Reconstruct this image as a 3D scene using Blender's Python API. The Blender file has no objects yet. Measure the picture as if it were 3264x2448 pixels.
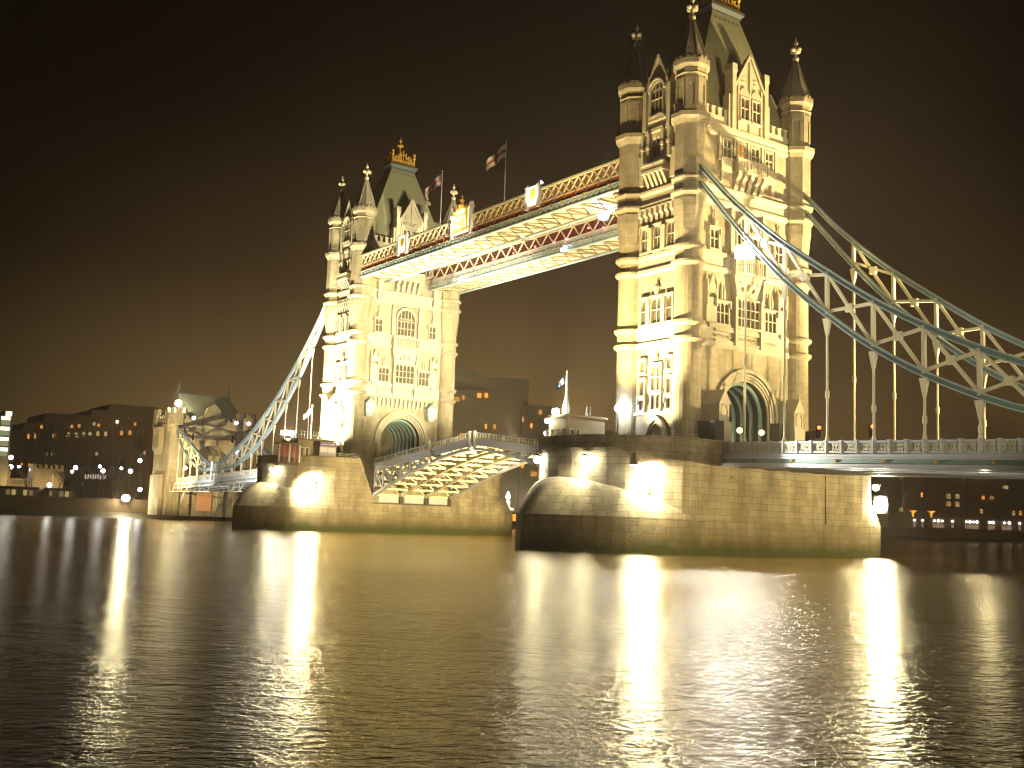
import bpy, bmesh, math, random
from math import sin, cos, pi, radians, sqrt, atan2
from mathutils import Vector, Matrix
random.seed(7)
S = bpy.context.scene
COL = S.collection

# ------------------------------------------------------------------ camera
cam_d = bpy.data.cameras.new('camera'); cam = bpy.data.objects.new('camera', cam_d); COL.objects.link(cam)
cam.matrix_world = (Matrix.Translation((94.103, -96.570, 3.273)) @ Matrix.Rotation(0.956411, 4, 'Z')
                    @ Matrix.Rotation(1.693210, 4, 'X') @ Matrix.Rotation(0.034552, 4, 'Z'))
cam_d.sensor_width = 36.0; cam_d.lens = 38.263; cam_d.clip_start = 0.5; cam_d.clip_end = 6000
S.camera = cam

# ------------------------------------------------------------------ night sky (city glow low down, brightest behind the bridge)
W = bpy.data.worlds.new('World'); S.world = W; W.use_nodes = True
nt = W.node_tree; nt.nodes.clear()
def wn(t, **k):
    n = nt.nodes.new(t)
    for a, b in k.items(): setattr(n, a, b)
    return n
tc = wn('ShaderNodeTexCoord')
sep = wn('ShaderNodeSeparateXYZ'); nt.links.new(tc.outputs['Generated'], sep.inputs[0])
mr = wn('ShaderNodeMapRange'); mr.inputs['From Min'].default_value = 0.0; mr.inputs['From Max'].default_value = 0.50
nt.links.new(sep.outputs['Z'], mr.inputs['Value'])
rmp = wn('ShaderNodeValToRGB'); cr = rmp.color_ramp
cr.elements[0].position = 0.0; cr.elements[0].color = (0.195, 0.125, 0.043, 1)
cr.elements[1].position = 1.0; cr.elements[1].color = (0.0036, 0.0024, 0.0014, 1)
for p, c in ((0.20, (0.135, 0.084, 0.030, 1)), (0.42, (0.040, 0.023, 0.009, 1)), (0.68, (0.0125, 0.0072, 0.0032, 1))):
    e = cr.elements.new(p); e.color = c
nt.links.new(mr.outputs[0], rmp.inputs[0])
dot = wn('ShaderNodeVectorMath', operation='DOT_PRODUCT'); a0 = radians(146)
nt.links.new(tc.outputs['Generated'], dot.inputs[0]); dot.inputs[1].default_value = (cos(a0), sin(a0), 0)
mr2 = wn('ShaderNodeMapRange'); mr2.interpolation_type = 'SMOOTHSTEP'
mr2.inputs['From Min'].default_value = 0.87; mr2.inputs['From Max'].default_value = 1.0
mr2.inputs['To Min'].default_value = 0.13; mr2.inputs['To Max'].default_value = 1.0
nt.links.new(dot.outputs['Value'], mr2.inputs['Value'])
bg = wn('ShaderNodeBackground'); out = wn('ShaderNodeOutputWorld')
nt.links.new(rmp.outputs[0], bg.inputs['Color']); nt.links.new(mr2.outputs[0], bg.inputs['Strength'])
nt.links.new(bg.outputs[0], out.inputs['Surface'])

vs = S.view_settings; vs.view_transform = 'Standard'; vs.look = 'None'; vs.exposure = 0.2; vs.gamma = 1.0
S.render.engine = 'CYCLES'
cy = S.cycles; cy.use_denoising = True
try: cy.denoiser = 'OPENIMAGEDENOISE'
except Exception: pass
cy.max_bounces = 6; cy.diffuse_bounces = 2; cy.glossy_bounces = 3; cy.volume_bounces = 1; cy.sample_clamp_indirect = 6.0
cy.volume_step_rate = 1.0; cy.filter_width = 1.2; cy.use_light_tree = True; cy.caustics_reflective = False; cy.caustics_refractive = False

# ------------------------------------------------------------------ floodlights and added fill spots (most have no fixture)
WARM = (1.0, 0.74, 0.34); PALE = (1.0, 0.85, 0.53); COOL = (0.86, 0.90, 1.0); SODIUM = (1.0, 0.55, 0.2)
def spot(name, loc, aim, watts, angle=60, color=WARM, blend=0.6, r=0.25, parent=None):
    d = bpy.data.lights.new(name, 'SPOT'); d.energy = watts; d.color = color; d.spot_size = radians(angle); d.spot_blend = blend
    d.shadow_soft_size = r
    o = bpy.data.objects.new(name, d); COL.objects.link(o); o.location = loc
    o.rotation_euler = (Vector(aim) - Vector(loc)).to_track_quat('-Z', 'Y').to_euler()
    o.visible_glossy = False if False else True
    return o
def point(name, loc, watts, color=COOL, r=0.2):
    d = bpy.data.lights.new(name, 'POINT'); d.energy = watts; d.color = color; d.shadow_soft_size = r
    o = bpy.data.objects.new(name, d); COL.objects.link(o); o.location = loc
    return o
LX = -82.2                      # far tower offset
# near tower: outer face from unseen spots downstream and to the south, west face from the roof of the terrace hut
spot('flood_fill_beam', (36, 32, 9.5), (5, -1, 55), 150e3, 74, WARM, 0.9)
spot('flood_fill_beam', (35, 33, 9.5), (5, -1.5, 53), 430e3, 58, WARM, 0.9)  # second key, added to brighten the top of the outer face
spot('flood_fill_beam', (88, -10, 8), (6, -2, 30), 42e3, 46)
spot('flood_fill_beam', (-7.0, -18.9, 15.9), (0.0, -10.4, 25.0), 95e3, 96, PALE, 0.25)
spot('flood_fill_beam', (0.5, -23.0, 12.9), (0.8, -9.6, 33), 110e3, 74, WARM)
spot('flood_fill_beam', (88, -6, 12.5), (5, -3, 51), 150e3, 15, WARM, 0.7)  # third key added from the south, fills the dim upper face
# far tower: inner face from both ends of the near pier, west face from its own terrace
spot('flood_fill_beam', (-11.8, -21, 12.8), (LX + 5, -2, 46), 340e3, 50, PALE)
spot('flood_fill_beam', (-11.8, 21, 12.8), (LX + 5, 2, 46), 340e3, 50, PALE)
spot('flood_fill_beam', (LX + 1.0, -20.9, 15.9), (LX + 1, -10.0, 26.0), 130e3, 100, PALE, 0.3)
spot('flood_fill_beam', (LX + 4.0, -23.2, 13.2), (LX, -9.6, 42), 80e3, 56, PALE)
spot('flood_fill_beam', (-11.8, -3.4, 13.2), (LX + 2.5, 0, 62), 170e3, 18, PALE, 0.8)  # this pair is added to brighten the far roof, no fixtures
spot('flood_fill_beam', (-11.8, 3.4, 13.2), (LX + 2.5, 0, 62), 170e3, 18, PALE, 0.8)
# walkways: undersides and river side
spot('flood_fill_beam', (-12, -7.5, 13), (-45, -7.5, 44.6), 26e3, 75, PALE)
spot('flood_fill_beam', (-12, 7.5, 13), (-45, 7.5, 44.6), 26e3, 75, PALE)
spot('flood_fill_beam', (LX + 12, -7.5, 13), (-48, -7.5, 44.6), 34e3, 80, PALE)
spot('flood_fill_beam', (LX + 12, 7.5, 13), (-48, 7.5, 44.6), 34e3, 80, PALE)
spot('flood_fill_beam', (-11.0, -22.5, 13), (-30, -9.9, 47), 90e3, 60, WARM)  # added to lighten the river-side lattice, no fixture stands there
spot('flood_fill_beam', (-30, -1.0, 13), (-35, 4.6, 47), 9e3, 90, COOL)
# piers, decks and chains
spot('flood_fill_beam', (84, 34, 5), (10, 2, 6), 360e3, 34, WARM)
spot('flood_fill_beam', (-11.4, 0, 5.0), (-71.5, 4, 5), 290e3, 56, WARM)
spot('flood_fill_beam', (100, -62, 9), (32, -9.26, 25), 85e3, 25, PALE, 0.4)  # added frontal spot from the south bank, lifts the river-side chain
spot('flood_fill_beam', (-9.5, -24.5, 9), (-50, -8, 11), 16e3, 50, PALE)  # added weak spot, brightens the river side of the lifting span
spot('flood_fill_beam', (80, -9, 12.5), (25, -9.26, 24), 34e3, 60, PALE)
spot('flood_fill_beam', (80, 9, 12.5), (25, 9.26, 26), 40e3, 60, PALE)
spot('flood_fill_beam', (LX - 16, -17, 10), (LX - 20, -9.26, 26), 26e3, 110, (1.0, 0.93, 0.80))
spot('flood_fill_beam', (LX - 34, -20, 7), (LX - 42, -9.26, 15), 14e3, 100, (1.0, 0.93, 0.80))  # this and the next: added over open water to brighten chain and deck
spot('flood_fill_beam', (LX - 62, -20, 7), (LX - 70, -9.26, 13), 10e3, 100, (1.0, 0.93, 0.80))
spot('flood_fill_beam', (-140, 60, 5), (-176, 92, 22), 15e3, 90, (1.0, 0.88, 0.55))  # added spot with no fixture, lifts the hotel out of the dark
spot('flood_fill_beam', (-150, -24, 8), (-176, -4, 20), 60e3, 75, WARM)

# ------------------------------------------------------------------ mesh builder
class MB:
    def __init__(s): s.v = []; s.f = []; s.sm = []; s.mi = []; s.cur = 0
    def add(s, vs, fs, smooth=False):
        b = len(s.v); s.v += [tuple(v) for v in vs]
        for f in fs: s.f.append([i + b for i in f]); s.sm.append(smooth); s.mi.append(s.cur)
        return s
    def box(s, x0, x1, y0, y1, z0, z1):
        return s.add([(x0,y0,z0),(x1,y0,z0),(x1,y1,z0),(x0,y1,z0),(x0,y0,z1),(x1,y0,z1),(x1,y1,z1),(x0,y1,z1)],
              [(0,3,2,1),(4,5,6,7),(0,1,5,4),(1,2,6,5),(2,3,7,6),(3,0,4,7)])
    def hexa(s, b4, t4):            # frustum from two quads
        return s.add(list(b4) + list(t4), [(0,3,2,1),(4,5,6,7),(0,1,5,4),(1,2,6,5),(2,3,7,6),(3,0,4,7)])
    def ext(s, pts, a, b, axis='y', smooth=False):   # polygon extruded; axis y: pts are (x,z); axis x: (y,z); axis z: (x,y)
        n = len(pts)
        if axis == 'y': A = [(p[0], a, p[1]) for p in pts]; B = [(p[0], b, p[1]) for p in pts]
        elif axis == 'x': A = [(a, p[0], p[1]) for p in pts]; B = [(b, p[0], p[1]) for p in pts]
        else: A = [(p[0], p[1], a) for p in pts]; B = [(p[0], p[1], b) for p in pts]
        s.add(A + B, [tuple(range(n)), tuple(range(2*n-1, n-1, -1))])
        s.add(A + B, [(i, (i+1) % n, n + (i+1) % n, n + i) for i in range(n)], smooth)
        return s
    def lathe(s, prof, n=8, ph=0.0, c=(0, 0), smooth=False):   # prof: (r, z)
        vs = []; fs = []
        for r, z in prof:
            for k in range(n):
                t = ph + 2*pi*k/n; vs.append((c[0] + r*cos(t), c[1] + r*sin(t), z))
        for i in range(len(prof)-1):
            for k in range(n):
                fs.append((i*n+k, i*n+(k+1) % n, (i+1)*n+(k+1) % n, (i+1)*n+k))
        s.add(vs, fs, smooth)
        m = len(prof) - 1
        return s.add([v for v in vs[:n]] + [v for v in vs[m*n:]], [tuple(range(n-1, -1, -1)), tuple(range(n, 2*n))])
    def bar(s, p, q, w, h=None, up=(0, 0, 1)):
        p = Vector(p); q = Vector(q); h = h or w
        d = (q - p).normalized(); u = Vector(up)
        if abs(d.dot(u)) > 0.98: u = Vector((1, 0, 0)) if abs(d.x) < 0.9 else Vector((0, 1, 0))
        a = d.cross(u).normalized() * (w/2); b = a.cross(d).normalized() * (h/2)
        P = [p-a-b, p+a-b, p+a+b, p-a+b]; Q = [q-a-b, q+a-b, q+a+b, q-a+b]
        return s.hexa(P, Q)
    def rod(s, p, q, r, n=8, r2=None):
        p = Vector(p); q = Vector(q); d = (q-p).normalized(); r2 = r if r2 is None else r2
        u = d.orthogonal().normalized(); w = d.cross(u)
        A = [p + (u*cos(2*pi*k/n) + w*sin(2*pi*k/n))*r for k in range(n)]
        B = [q + (u*cos(2*pi*k/n) + w*sin(2*pi*k/n))*r2 for k in range(n)]
        s.add(A+B, [(k, (k+1) % n, n+(k+1) % n, n+k) for k in range(n)], True)
        return s.add(A+B, [tuple(range(n-1, -1, -1)), tuple(range(n, 2*n))])
    def ball(s, c, r, n=10, m=6, sz=1.0):
        prof = [(max(1e-3, r*sin(pi*i/m)), c[2] - sz*r*cos(pi*i/m)) for i in range(m+1)]
        return s.lathe(prof, n, 0, (c[0], c[1]), True)
    def ring(s, c, r0, r1, y0, y1, t0=0.0, t1=pi, n=20, axis='y'):   # arch ring (c = centre in the plane)
        pts = [(c[0]+r1*cos(t0+(t1-t0)*i/n), c[1]+r1*sin(t0+(t1-t0)*i/n)) for i in range(n+1)]
        pts += [(c[0]+r0*cos(t1-(t1-t0)*i/n), c[1]+r0*sin(t1-(t1-t0)*i/n)) for i in range(n+1)]
        for i in range(n):
            q = [pts[i], pts[i+1], pts[2*n-i], pts[2*n+1-i]]
            s.ext(q, y0, y1, axis)
        return s
    def sweep(s, path, w, h, lateral=(0, 1, 0)):   # rectangular section along a path in a vertical plane
        P = [Vector(p) for p in path]; L = Vector(lateral); vs = []; fs = []
        for i, p in enumerate(P):
            d = (P[min(i+1, len(P)-1)] - P[max(i-1, 0)]).normalized(); nrm = d.cross(L).normalized()
            for a, b in ((-1, -1), (1, -1), (1, 1), (-1, 1)): vs.append(p + L*(a*w/2) + nrm*(b*h/2))
        for i in range(len(P)-1):
            for k in range(4): fs.append((i*4+k, i*4+(k+1) % 4, (i+1)*4+(k+1) % 4, (i+1)*4+k))
        e = (len(P)-1)*4
        return s.add(vs, fs + [(3, 2, 1, 0), (e, e+1, e+2, e+3)])
    def mesh(s, name, mats):
        me = bpy.data.meshes.new(name); me.from_pydata(s.v, [], s.f)
        me.polygons.foreach_set('use_smooth', s.sm); me.polygons.foreach_set('material_index', s.mi)
        for m in (mats if isinstance(mats, (list, tuple)) else [mats]): me.materials.append(m)
        bm = bmesh.new(); bm.from_mesh(me); bmesh.ops.recalc_face_normals(bm, faces=bm.faces); bm.to_mesh(me); bm.free()
        return me

def link(name, me, parent=None, loc=(0, 0, 0), rz=0.0):
    o = bpy.data.objects.new(name, me); COL.objects.link(o); o.location = loc; o.rotation_euler = (0, 0, rz)
    if parent is not None: o.parent = parent
    return o
def obj(name, mb, mat, parent=None, loc=(0, 0, 0), rz=0.0): return link(name, mb.mesh(name, mat), parent, loc, rz)
def tag(o, label=None, cat=None, group=None, kind=None):
    if label: o['label'] = label
    if cat: o['category'] = cat
    if group: o['group'] = group
    if kind: o['kind'] = kind
    return o
def thing(name, label, cat, loc=(0, 0, 0), rz=0.0, group=None):
    o = bpy.data.objects.new(name, None); COL.objects.link(o); o.location = loc; o.rotation_euler = (0, 0, rz); o.empty_display_size = 0.3
    return tag(o, label, cat, group)
def dup(o, parent=None):
    c = o.copy(); COL.objects.link(c)
    if parent is not None: c.parent = parent
    for ch in list(o.children): dup(ch, c)
    return c

# ------------------------------------------------------------------ materials
def mat(name, color, rough=0.8, metal=0.0, var=0.0, vscale=0.3, bump=0.0, bscale=4.0, emis=None, estr=0.0, spec=0.4):
    m = bpy.data.materials.new(name); m.use_nodes = True; t = m.node_tree; b = t.nodes['Principled BSDF']
    b.inputs['Base Color'].default_value = (*color, 1); b.inputs['Roughness'].default_value = rough; b.inputs['Metallic'].default_value = metal
    b.inputs['Specular IOR Level'].default_value = spec
    if var > 0:
        g = t.nodes.new('ShaderNodeTexCoord'); n = t.nodes.new('ShaderNodeTexNoise'); n.inputs['Scale'].default_value = vscale; n.inputs['Detail'].default_value = 6
        t.links.new(g.outputs['Object'], n.inputs['Vector'])
        mx = t.nodes.new('ShaderNodeMix'); mx.data_type = 'RGBA'
        mx.inputs[6].default_value = (*[c*(1-var) for c in color], 1); mx.inputs[7].default_value = (*[min(1, c*(1+var)) for c in color], 1)
        t.links.new(n.outputs['Fac'], mx.inputs[0]); t.links.new(mx.outputs[2], b.inputs['Base Color'])
    if bump > 0:
        g = t.nodes.new('ShaderNodeTexCoord'); n = t.nodes.new('ShaderNodeTexNoise'); n.inputs['Scale'].default_value = bscale; n.inputs['Detail'].default_value = 4
        t.links.new(g.outputs['Object'], n.inputs['Vector'])
        bp = t.nodes.new('ShaderNodeBump'); bp.inputs['Strength'].default_value = bump; bp.inputs['Distance'].default_value = 0.1
        t.links.new(n.outputs['Fac'], bp.inputs['Height']); t.links.new(bp.outputs['Normal'], b.inputs['Normal'])
    if emis: b.inputs['Emission Color'].default_value = (*emis, 1); b.inputs['Emission Strength'].default_value = estr
    return m

def stone(name, color, bw=1.1, bh=0.45, mortar=0.02, var=0.25, algae=False, streak=0.3, mcol=0.5):
    """coursed ashlar: courses follow world height, joints follow the wall direction"""
    m = bpy.data.materials.new(name); m.use_nodes = True; t = m.node_tree; N = t.nodes; Lk = t.links; b = N['Principled BSDF']
    b.inputs['Roughness'].default_value = 0.88; b.inputs['Specular IOR Level'].default_value = 0.25
    geo = N.new('ShaderNodeNewGeometry'); tc = N.new('ShaderNodeTexCoord')
    sp = N.new('ShaderNodeSeparateXYZ'); Lk.new(geo.outputs['Position'], sp.inputs[0])
    sn = N.new('ShaderNodeSeparateXYZ'); Lk.new(geo.outputs['True Normal'], sn.inputs[0])
    ab = N.new('ShaderNodeMath'); ab.operation = 'ABSOLUTE'; Lk.new(sn.outputs['Y'], ab.inputs[0])
    gt = N.new('ShaderNodeMath'); gt.operation = 'GREATER_THAN'; gt.inputs[1].default_value = 0.7; Lk.new(ab.outputs[0], gt.inputs[0])
    mx = N.new('ShaderNodeMix'); mx.data_type = 'FLOAT'; Lk.new(gt.outputs[0], mx.inputs[0]); Lk.new(sp.outputs['Y'], mx.inputs[2]); Lk.new(sp.outputs['X'], mx.inputs[3])
    cb = N.new('ShaderNodeCombineXYZ'); Lk.new(mx.outputs[0], cb.inputs[0]); Lk.new(sp.outputs['Z'], cb.inputs[1])
    br = N.new('ShaderNodeTexBrick'); br.inputs['Scale'].default_value = 1.0; br.inputs['Brick Width'].default_value = bw; br.inputs['Row Height'].default_value = bh
    br.inputs['Mortar Size'].default_value = mortar; br.inputs['Mortar Smooth'].default_value = 0.3; br.inputs['Bias'].default_value = -0.1
    br.inputs['Color1'].default_value = (*[c*(1+var*0.45) for c in color], 1); br.inputs['Color2'].default_value = (*[c*(1-var*0.55) for c in color], 1)
    br.inputs['Mortar'].default_value = (*[c*mcol for c in color], 1)
    Lk.new(cb.outputs[0], br.inputs['Vector'])
    n1 = N.new('ShaderNodeTexNoise'); n1.inputs['Scale'].default_value = 0.35; n1.inputs['Detail'].default_value = 8; n1.inputs['Roughness'].default_value = 0.65
    mp = N.new('ShaderNodeMapping'); mp.inputs['Scale'].default_value = (1.0, 1.0, 0.28); Lk.new(geo.outputs['Position'], mp.inputs[0]); Lk.new(mp.outputs[0], n1.inputs['Vector'])
    r1 = N.new('ShaderNodeMapRange'); r1.inputs['From Min'].default_value = 0.32; r1.inputs['From Max'].default_value = 0.68
    r1.inputs['To Min'].default_value = 1.0 - streak; r1.inputs['To Max'].default_value = 1.0 + streak*0.4; Lk.new(n1.outputs['Fac'], r1.inputs['Value'])
    mu = N.new('ShaderNodeMix'); mu.data_type = 'RGBA'; mu.blend_type = 'MULTIPLY'; mu.inputs[0].default_value = 1.0
    Lk.new(br.outputs['Color'], mu.inputs[6]); Lk.new(r1.outputs[0], mu.inputs[7]); col = mu.outputs[2]
    if algae:
        n2 = N.new('ShaderNodeTexNoise'); n2.inputs['Scale'].default_value = 0.45; n2.inputs['Detail'].default_value = 6; Lk.new(geo.outputs['Position'], n2.inputs['Vector'])
        ad = N.new('ShaderNodeMath'); ad.operation = 'MULTIPLY_ADD'; ad.inputs[1].default_value = -1.6; Lk.new(n2.outputs['Fac'], ad.inputs[0]); Lk.new(sp.outputs['Z'], ad.inputs[2])
        for lo, hi, c in ((0.9, 3.4, (0.085, 0.07, 0.03)), (-0.1, 1.0, (0.035, 0.05, 0.012))):
            q = N.new('ShaderNodeMapRange'); q.inputs['From Min'].default_value = lo; q.inputs['From Max'].default_value = hi
            q.inputs['To Min'].default_value = 0.75 if lo > 0.5 else 0.9; q.inputs['To Max'].default_value = 0.0; Lk.new(ad.outputs[0], q.inputs['Value'])
            m2 = N.new('ShaderNodeMix'); m2.data_type = 'RGBA'; Lk.new(q.outputs[0], m2.inputs[0]); Lk.new(col, m2.inputs[6]); m2.inputs[7].default_value = (*c, 1); col = m2.outputs[2]
    Lk.new(col, b.inputs['Base Color'])
    n3 = N.new('ShaderNodeTexNoise'); n3.inputs['Scale'].default_value = 3.0; n3.inputs['Detail'].default_value = 5; Lk.new(geo.outputs['Position'], n3.inputs['Vector'])
    hs = N.new('ShaderNodeMath'); hs.operation = 'MULTIPLY_ADD'; hs.inputs[1].default_value = -0.7; Lk.new(br.outputs['Fac'], hs.inputs[0]); Lk.new(n3.outputs['Fac'], hs.inputs[2])
    bp = N.new('ShaderNodeBump'); bp.inputs['Strength'].default_value = 0.5; bp.inputs['Distance'].default_value = 0.06
    Lk.new(hs.outputs[0], bp.inputs['Height']); Lk.new(bp.outputs['Normal'], b.inputs['Normal'])
    return m

M = {}
M['stone'] = stone('tower_stone', (0.42, 0.37, 0.245), 1.0, 0.42, 0.010, 0.18, mcol=0.72, streak=0.45)
M['trim'] = mat('dressed_stone', (0.50, 0.45, 0.32), 0.8, var=0.18, vscale=0.8, bump=0.15)
M['granite'] = stone('pier_granite', (0.33, 0.295, 0.20), 1.9, 0.72, 0.024, 0.30, algae=True, streak=0.55)
M['slate'] = mat('roof_slate', (0.21, 0.21, 0.13), 0.6, var=0.25, vscale=1.5, bump=0.3, bscale=8)
M['spire'] = stone('spire_stone', (0.33, 0.30, 0.22), 0.7, 0.3, 0.015, 0.3)
M['lead'] = mat('lead', (0.10, 0.12, 0.12), 0.5, 0.3)
M['gold'] = mat('gilding', (0.80, 0.46, 0.07), 0.38, 0.25, bump=0.2)
M['glass'] = mat('window_glass', (0.10, 0.09, 0.065), 0.12, 0.0, var=0.3, vscale=0.9, spec=0.6)
M['glass_lit'] = mat('window_glass_lit', (0.12, 0.06, 0.02), 0.3, emis=(1.0, 0.42, 0.06), estr=0.7)
M['blue'] = mat('pale_blue_paint', (0.40, 0.50, 0.52), 0.45, var=0.15, vscale=0.7)
M['teal'] = mat('teal_paint', (0.19, 0.29, 0.29), 0.42, var=0.15, vscale=0.7)
M['white'] = mat('white_paint', (0.68, 0.68, 0.62), 0.5, var=0.1, vscale=0.6)
M['lilac'] = mat('lilac_grey_paint', (0.50, 0.52, 0.58), 0.45, var=0.1)
M['cream'] = mat('cream_paint', (0.72, 0.66, 0.46), 0.6, var=0.1)
M['bracing'] = mat('dark_cream', (0.33, 0.28, 0.16), 0.7, var=0.3, vscale=0.8)  # darker cream so the braces stand out from the soffit
M['redp'] = mat('red_paint', (0.35, 0.09, 0.05), 0.5, var=0.3, vscale=1.5)
M['green'] = mat('green_steel', (0.22, 0.33, 0.27), 0.45)
M['dark'] = mat('dark_steel', (0.035, 0.035, 0.032), 0.6)
M['asphalt'] = mat('asphalt', (0.05, 0.05, 0.05), 0.9)
M['iron'] = mat('iron', (0.06, 0.06, 0.055), 0.5, 0.4)
M['conc'] = mat('hotel_concrete', (0.34, 0.32, 0.24), 0.9, var=0.15, vscale=0.1)
M['brick'] = mat('dark_brick', (0.20, 0.15, 0.095), 0.9, var=0.3, vscale=0.15)
M['paleston'] = stone('castle_stone', (0.32, 0.24, 0.13), 0.9, 0.4, 0.02, 0.3)
M['plaster'] = mat('hut_render', (0.22, 0.19, 0.12), 0.85, var=0.15, vscale=0.6)
M['hutdark'] = mat('hut_brown', (0.17, 0.13, 0.075), 0.8, var=0.3, vscale=0.8)
M['mud'] = mat('foreshore_mud', (0.085, 0.075, 0.045), 0.7, var=0.4, vscale=0.2, bump=0.6, bscale=1.0)
M['bark'] = mat('bark', (0.05, 0.04, 0.028), 0.9)
def glow(name, c, s): return mat(name, (0.02, 0.02, 0.02), 0.5, emis=c, estr=s)
M['lens_big'] = glow('floodlight_lens', (1.0, 0.92, 0.66), 330)
M['lens_chain'] = glow('chain_lamp_lens', (0.95, 0.95, 1.0), 950)
M['lens'] = glow('bulkhead_lens', (1.0, 0.92, 0.70), 160)
M['lens_cool'] = glow('cool_lens', (0.88, 0.92, 1.0), 150)
M['globe'] = glow('lamp_globe', (0.86, 0.88, 1.0), 30)
M['globe_warm'] = glow('warm_globe', (1.0, 0.72, 0.22), 5)
M['win_warm'] = glow('lit_window_warm', (1.0, 0.42, 0.09), 0.55)
M['win_pale'] = glow('lit_window_pale', (0.95, 0.70, 0.25), 0.38)
M['win_white'] = glow('lit_office', (0.95, 0.95, 0.62), 1.7)
M['win_green'] = glow('dim_office', (0.55, 0.58, 0.30), 0.38)
M['shop'] = glow('shop_light', (1.0, 0.93, 0.85), 5.0)
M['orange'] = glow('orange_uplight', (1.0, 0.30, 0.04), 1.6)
M['redlamp'] = glow('red_lamp', (1.0, 0.10, 0.02), 6.0)
M['redspark'] = glow('red_pink_lamp', (1.0, 0.12, 0.16), 6.0)
M['magenta'] = mat('red_lit_glazing', (0.05, 0.02, 0.02), 0.3, emis=(0.5, 0.04, 0.05), estr=0.14)
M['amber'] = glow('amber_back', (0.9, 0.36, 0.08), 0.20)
M['crest'] = glow('crest_glow', (1.0, 0.88, 0.52), 2.6)

# water: dark, glossy, rippled
def water_mat():
    m = bpy.data.materials.new('river_water'); m.use_nodes = True; t = m.node_tree; N = t.nodes; L = t.links; N.clear()
    out = N.new('ShaderNodeOutputMaterial'); df = N.new('ShaderNodeBsdfDiffuse'); gl = N.new('ShaderNodeBsdfGlossy'); fr = N.new('ShaderNodeFresnel'); mxs = N.new('ShaderNodeMixShader')
    df.inputs['Color'].default_value = (0.11, 0.075, 0.024, 1); gl.distribution = 'BECKMANN'; gl.inputs['Roughness'].default_value = WR; gl.inputs['Color'].default_value = (1.0, 0.93, 0.72, 1)
    fr.inputs['IOR'].default_value = 1.36
    L.new(fr.outputs[0], mxs.inputs[0]); L.new(df.outputs[0], mxs.inputs[1]); L.new(gl.outputs[0], mxs.inputs[2]); L.new(mxs.outputs[0], out.inputs['Surface'])
    g = N.new('ShaderNodeNewGeometry')
    hs = None
    for sc, amp, rot, st in ((0.32, 0.07, 55, 2.0), (1.4, 0.10, 43, 2.2), (4.2, 0.070, 66, 2.0), (10.0, 0.034, 50, 1.6)):
        mp = N.new('ShaderNodeMapping'); mp.vector_type = 'TEXTURE'; mp.inputs['Rotation'].default_value = (0, 0, radians(rot)); mp.inputs['Scale'].default_value = (st, 1, 1)
        L.new(g.outputs['Position'], mp.inputs[0])
        n = N.new('ShaderNodeTexNoise'); n.inputs['Scale'].default_value = sc; n.inputs['Detail'].default_value = 3; n.inputs['Distortion'].default_value = 0.5
        L.new(mp.outputs[0], n.inputs['Vector'])
        mu = N.new('ShaderNodeMath'); mu.operation = 'MULTIPLY_ADD'; mu.inputs[1].default_value = amp
        L.new(n.outputs['Fac'], mu.inputs[0])
        if hs is not None: L.new(hs, mu.inputs[2])
        else: mu.inputs[2].default_value = 0.0
        hs = mu.outputs[0]
    bp = N.new('ShaderNodeBump'); bp.inputs['Strength'].default_value = 1.0; bp.inputs['Distance'].default_value = 1.0
    pn = N.new('ShaderNodeTexNoise'); pn.inputs['Scale'].default_value = 0.035; pn.inputs['Detail'].default_value = 3; pn.inputs['Distortion'].default_value = 1.2; L.new(g.outputs['Position'], pn.inputs['Vector'])
    pr = N.new('ShaderNodeMapRange'); pr.inputs['From Min'].default_value = 0.35; pr.inputs['From Max'].default_value = 0.65; pr.inputs['To Min'].default_value = 0.55; pr.inputs['To Max'].default_value = 1.15; L.new(pn.outputs['Fac'], pr.inputs['Value'])
    L.new(pr.outputs[0], bp.inputs['Strength'])
    L.new(hs, bp.inputs['Height']); L.new(bp.outputs['Normal'], gl.inputs['Normal'])
    return m
WR = 0.22
M['water'] = water_mat()

# ================================================================== SETTING: river
w = MB(); w.add([(-890, -490, 0), (240, -490, 0), (240, 890, 0), (-890, 890, 0)], [(0, 1, 2, 3)])
tag(obj('river', w, M['water']), kind='structure')

# ================================================================== TOWER (built once; the far one is a half-turn copy)
TX, TY = 4.93, 9.26          # turret centres
WX, WY = 5.2, 9.6            # wall planes
Z0 = 11.2
ZD, ZC, ZB, ZA, Z3, Z2, ZP = 24.4, 26.3, 33.3, 35.1, 41.4, 43.1, 50.7
R_OUT, R_IN, R_W, R_E = pi/2, -pi/2, 0.0, pi
def face_loc(face, s, z):
    return {'out': (WX, s, z), 'in': (-WX, -s, z), 'w': (s, -WY, z), 'e': (-s, WY, z)}[face]
ROT = {'out': R_OUT, 'in': R_IN, 'w': R_W, 'e': R_E}

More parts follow.
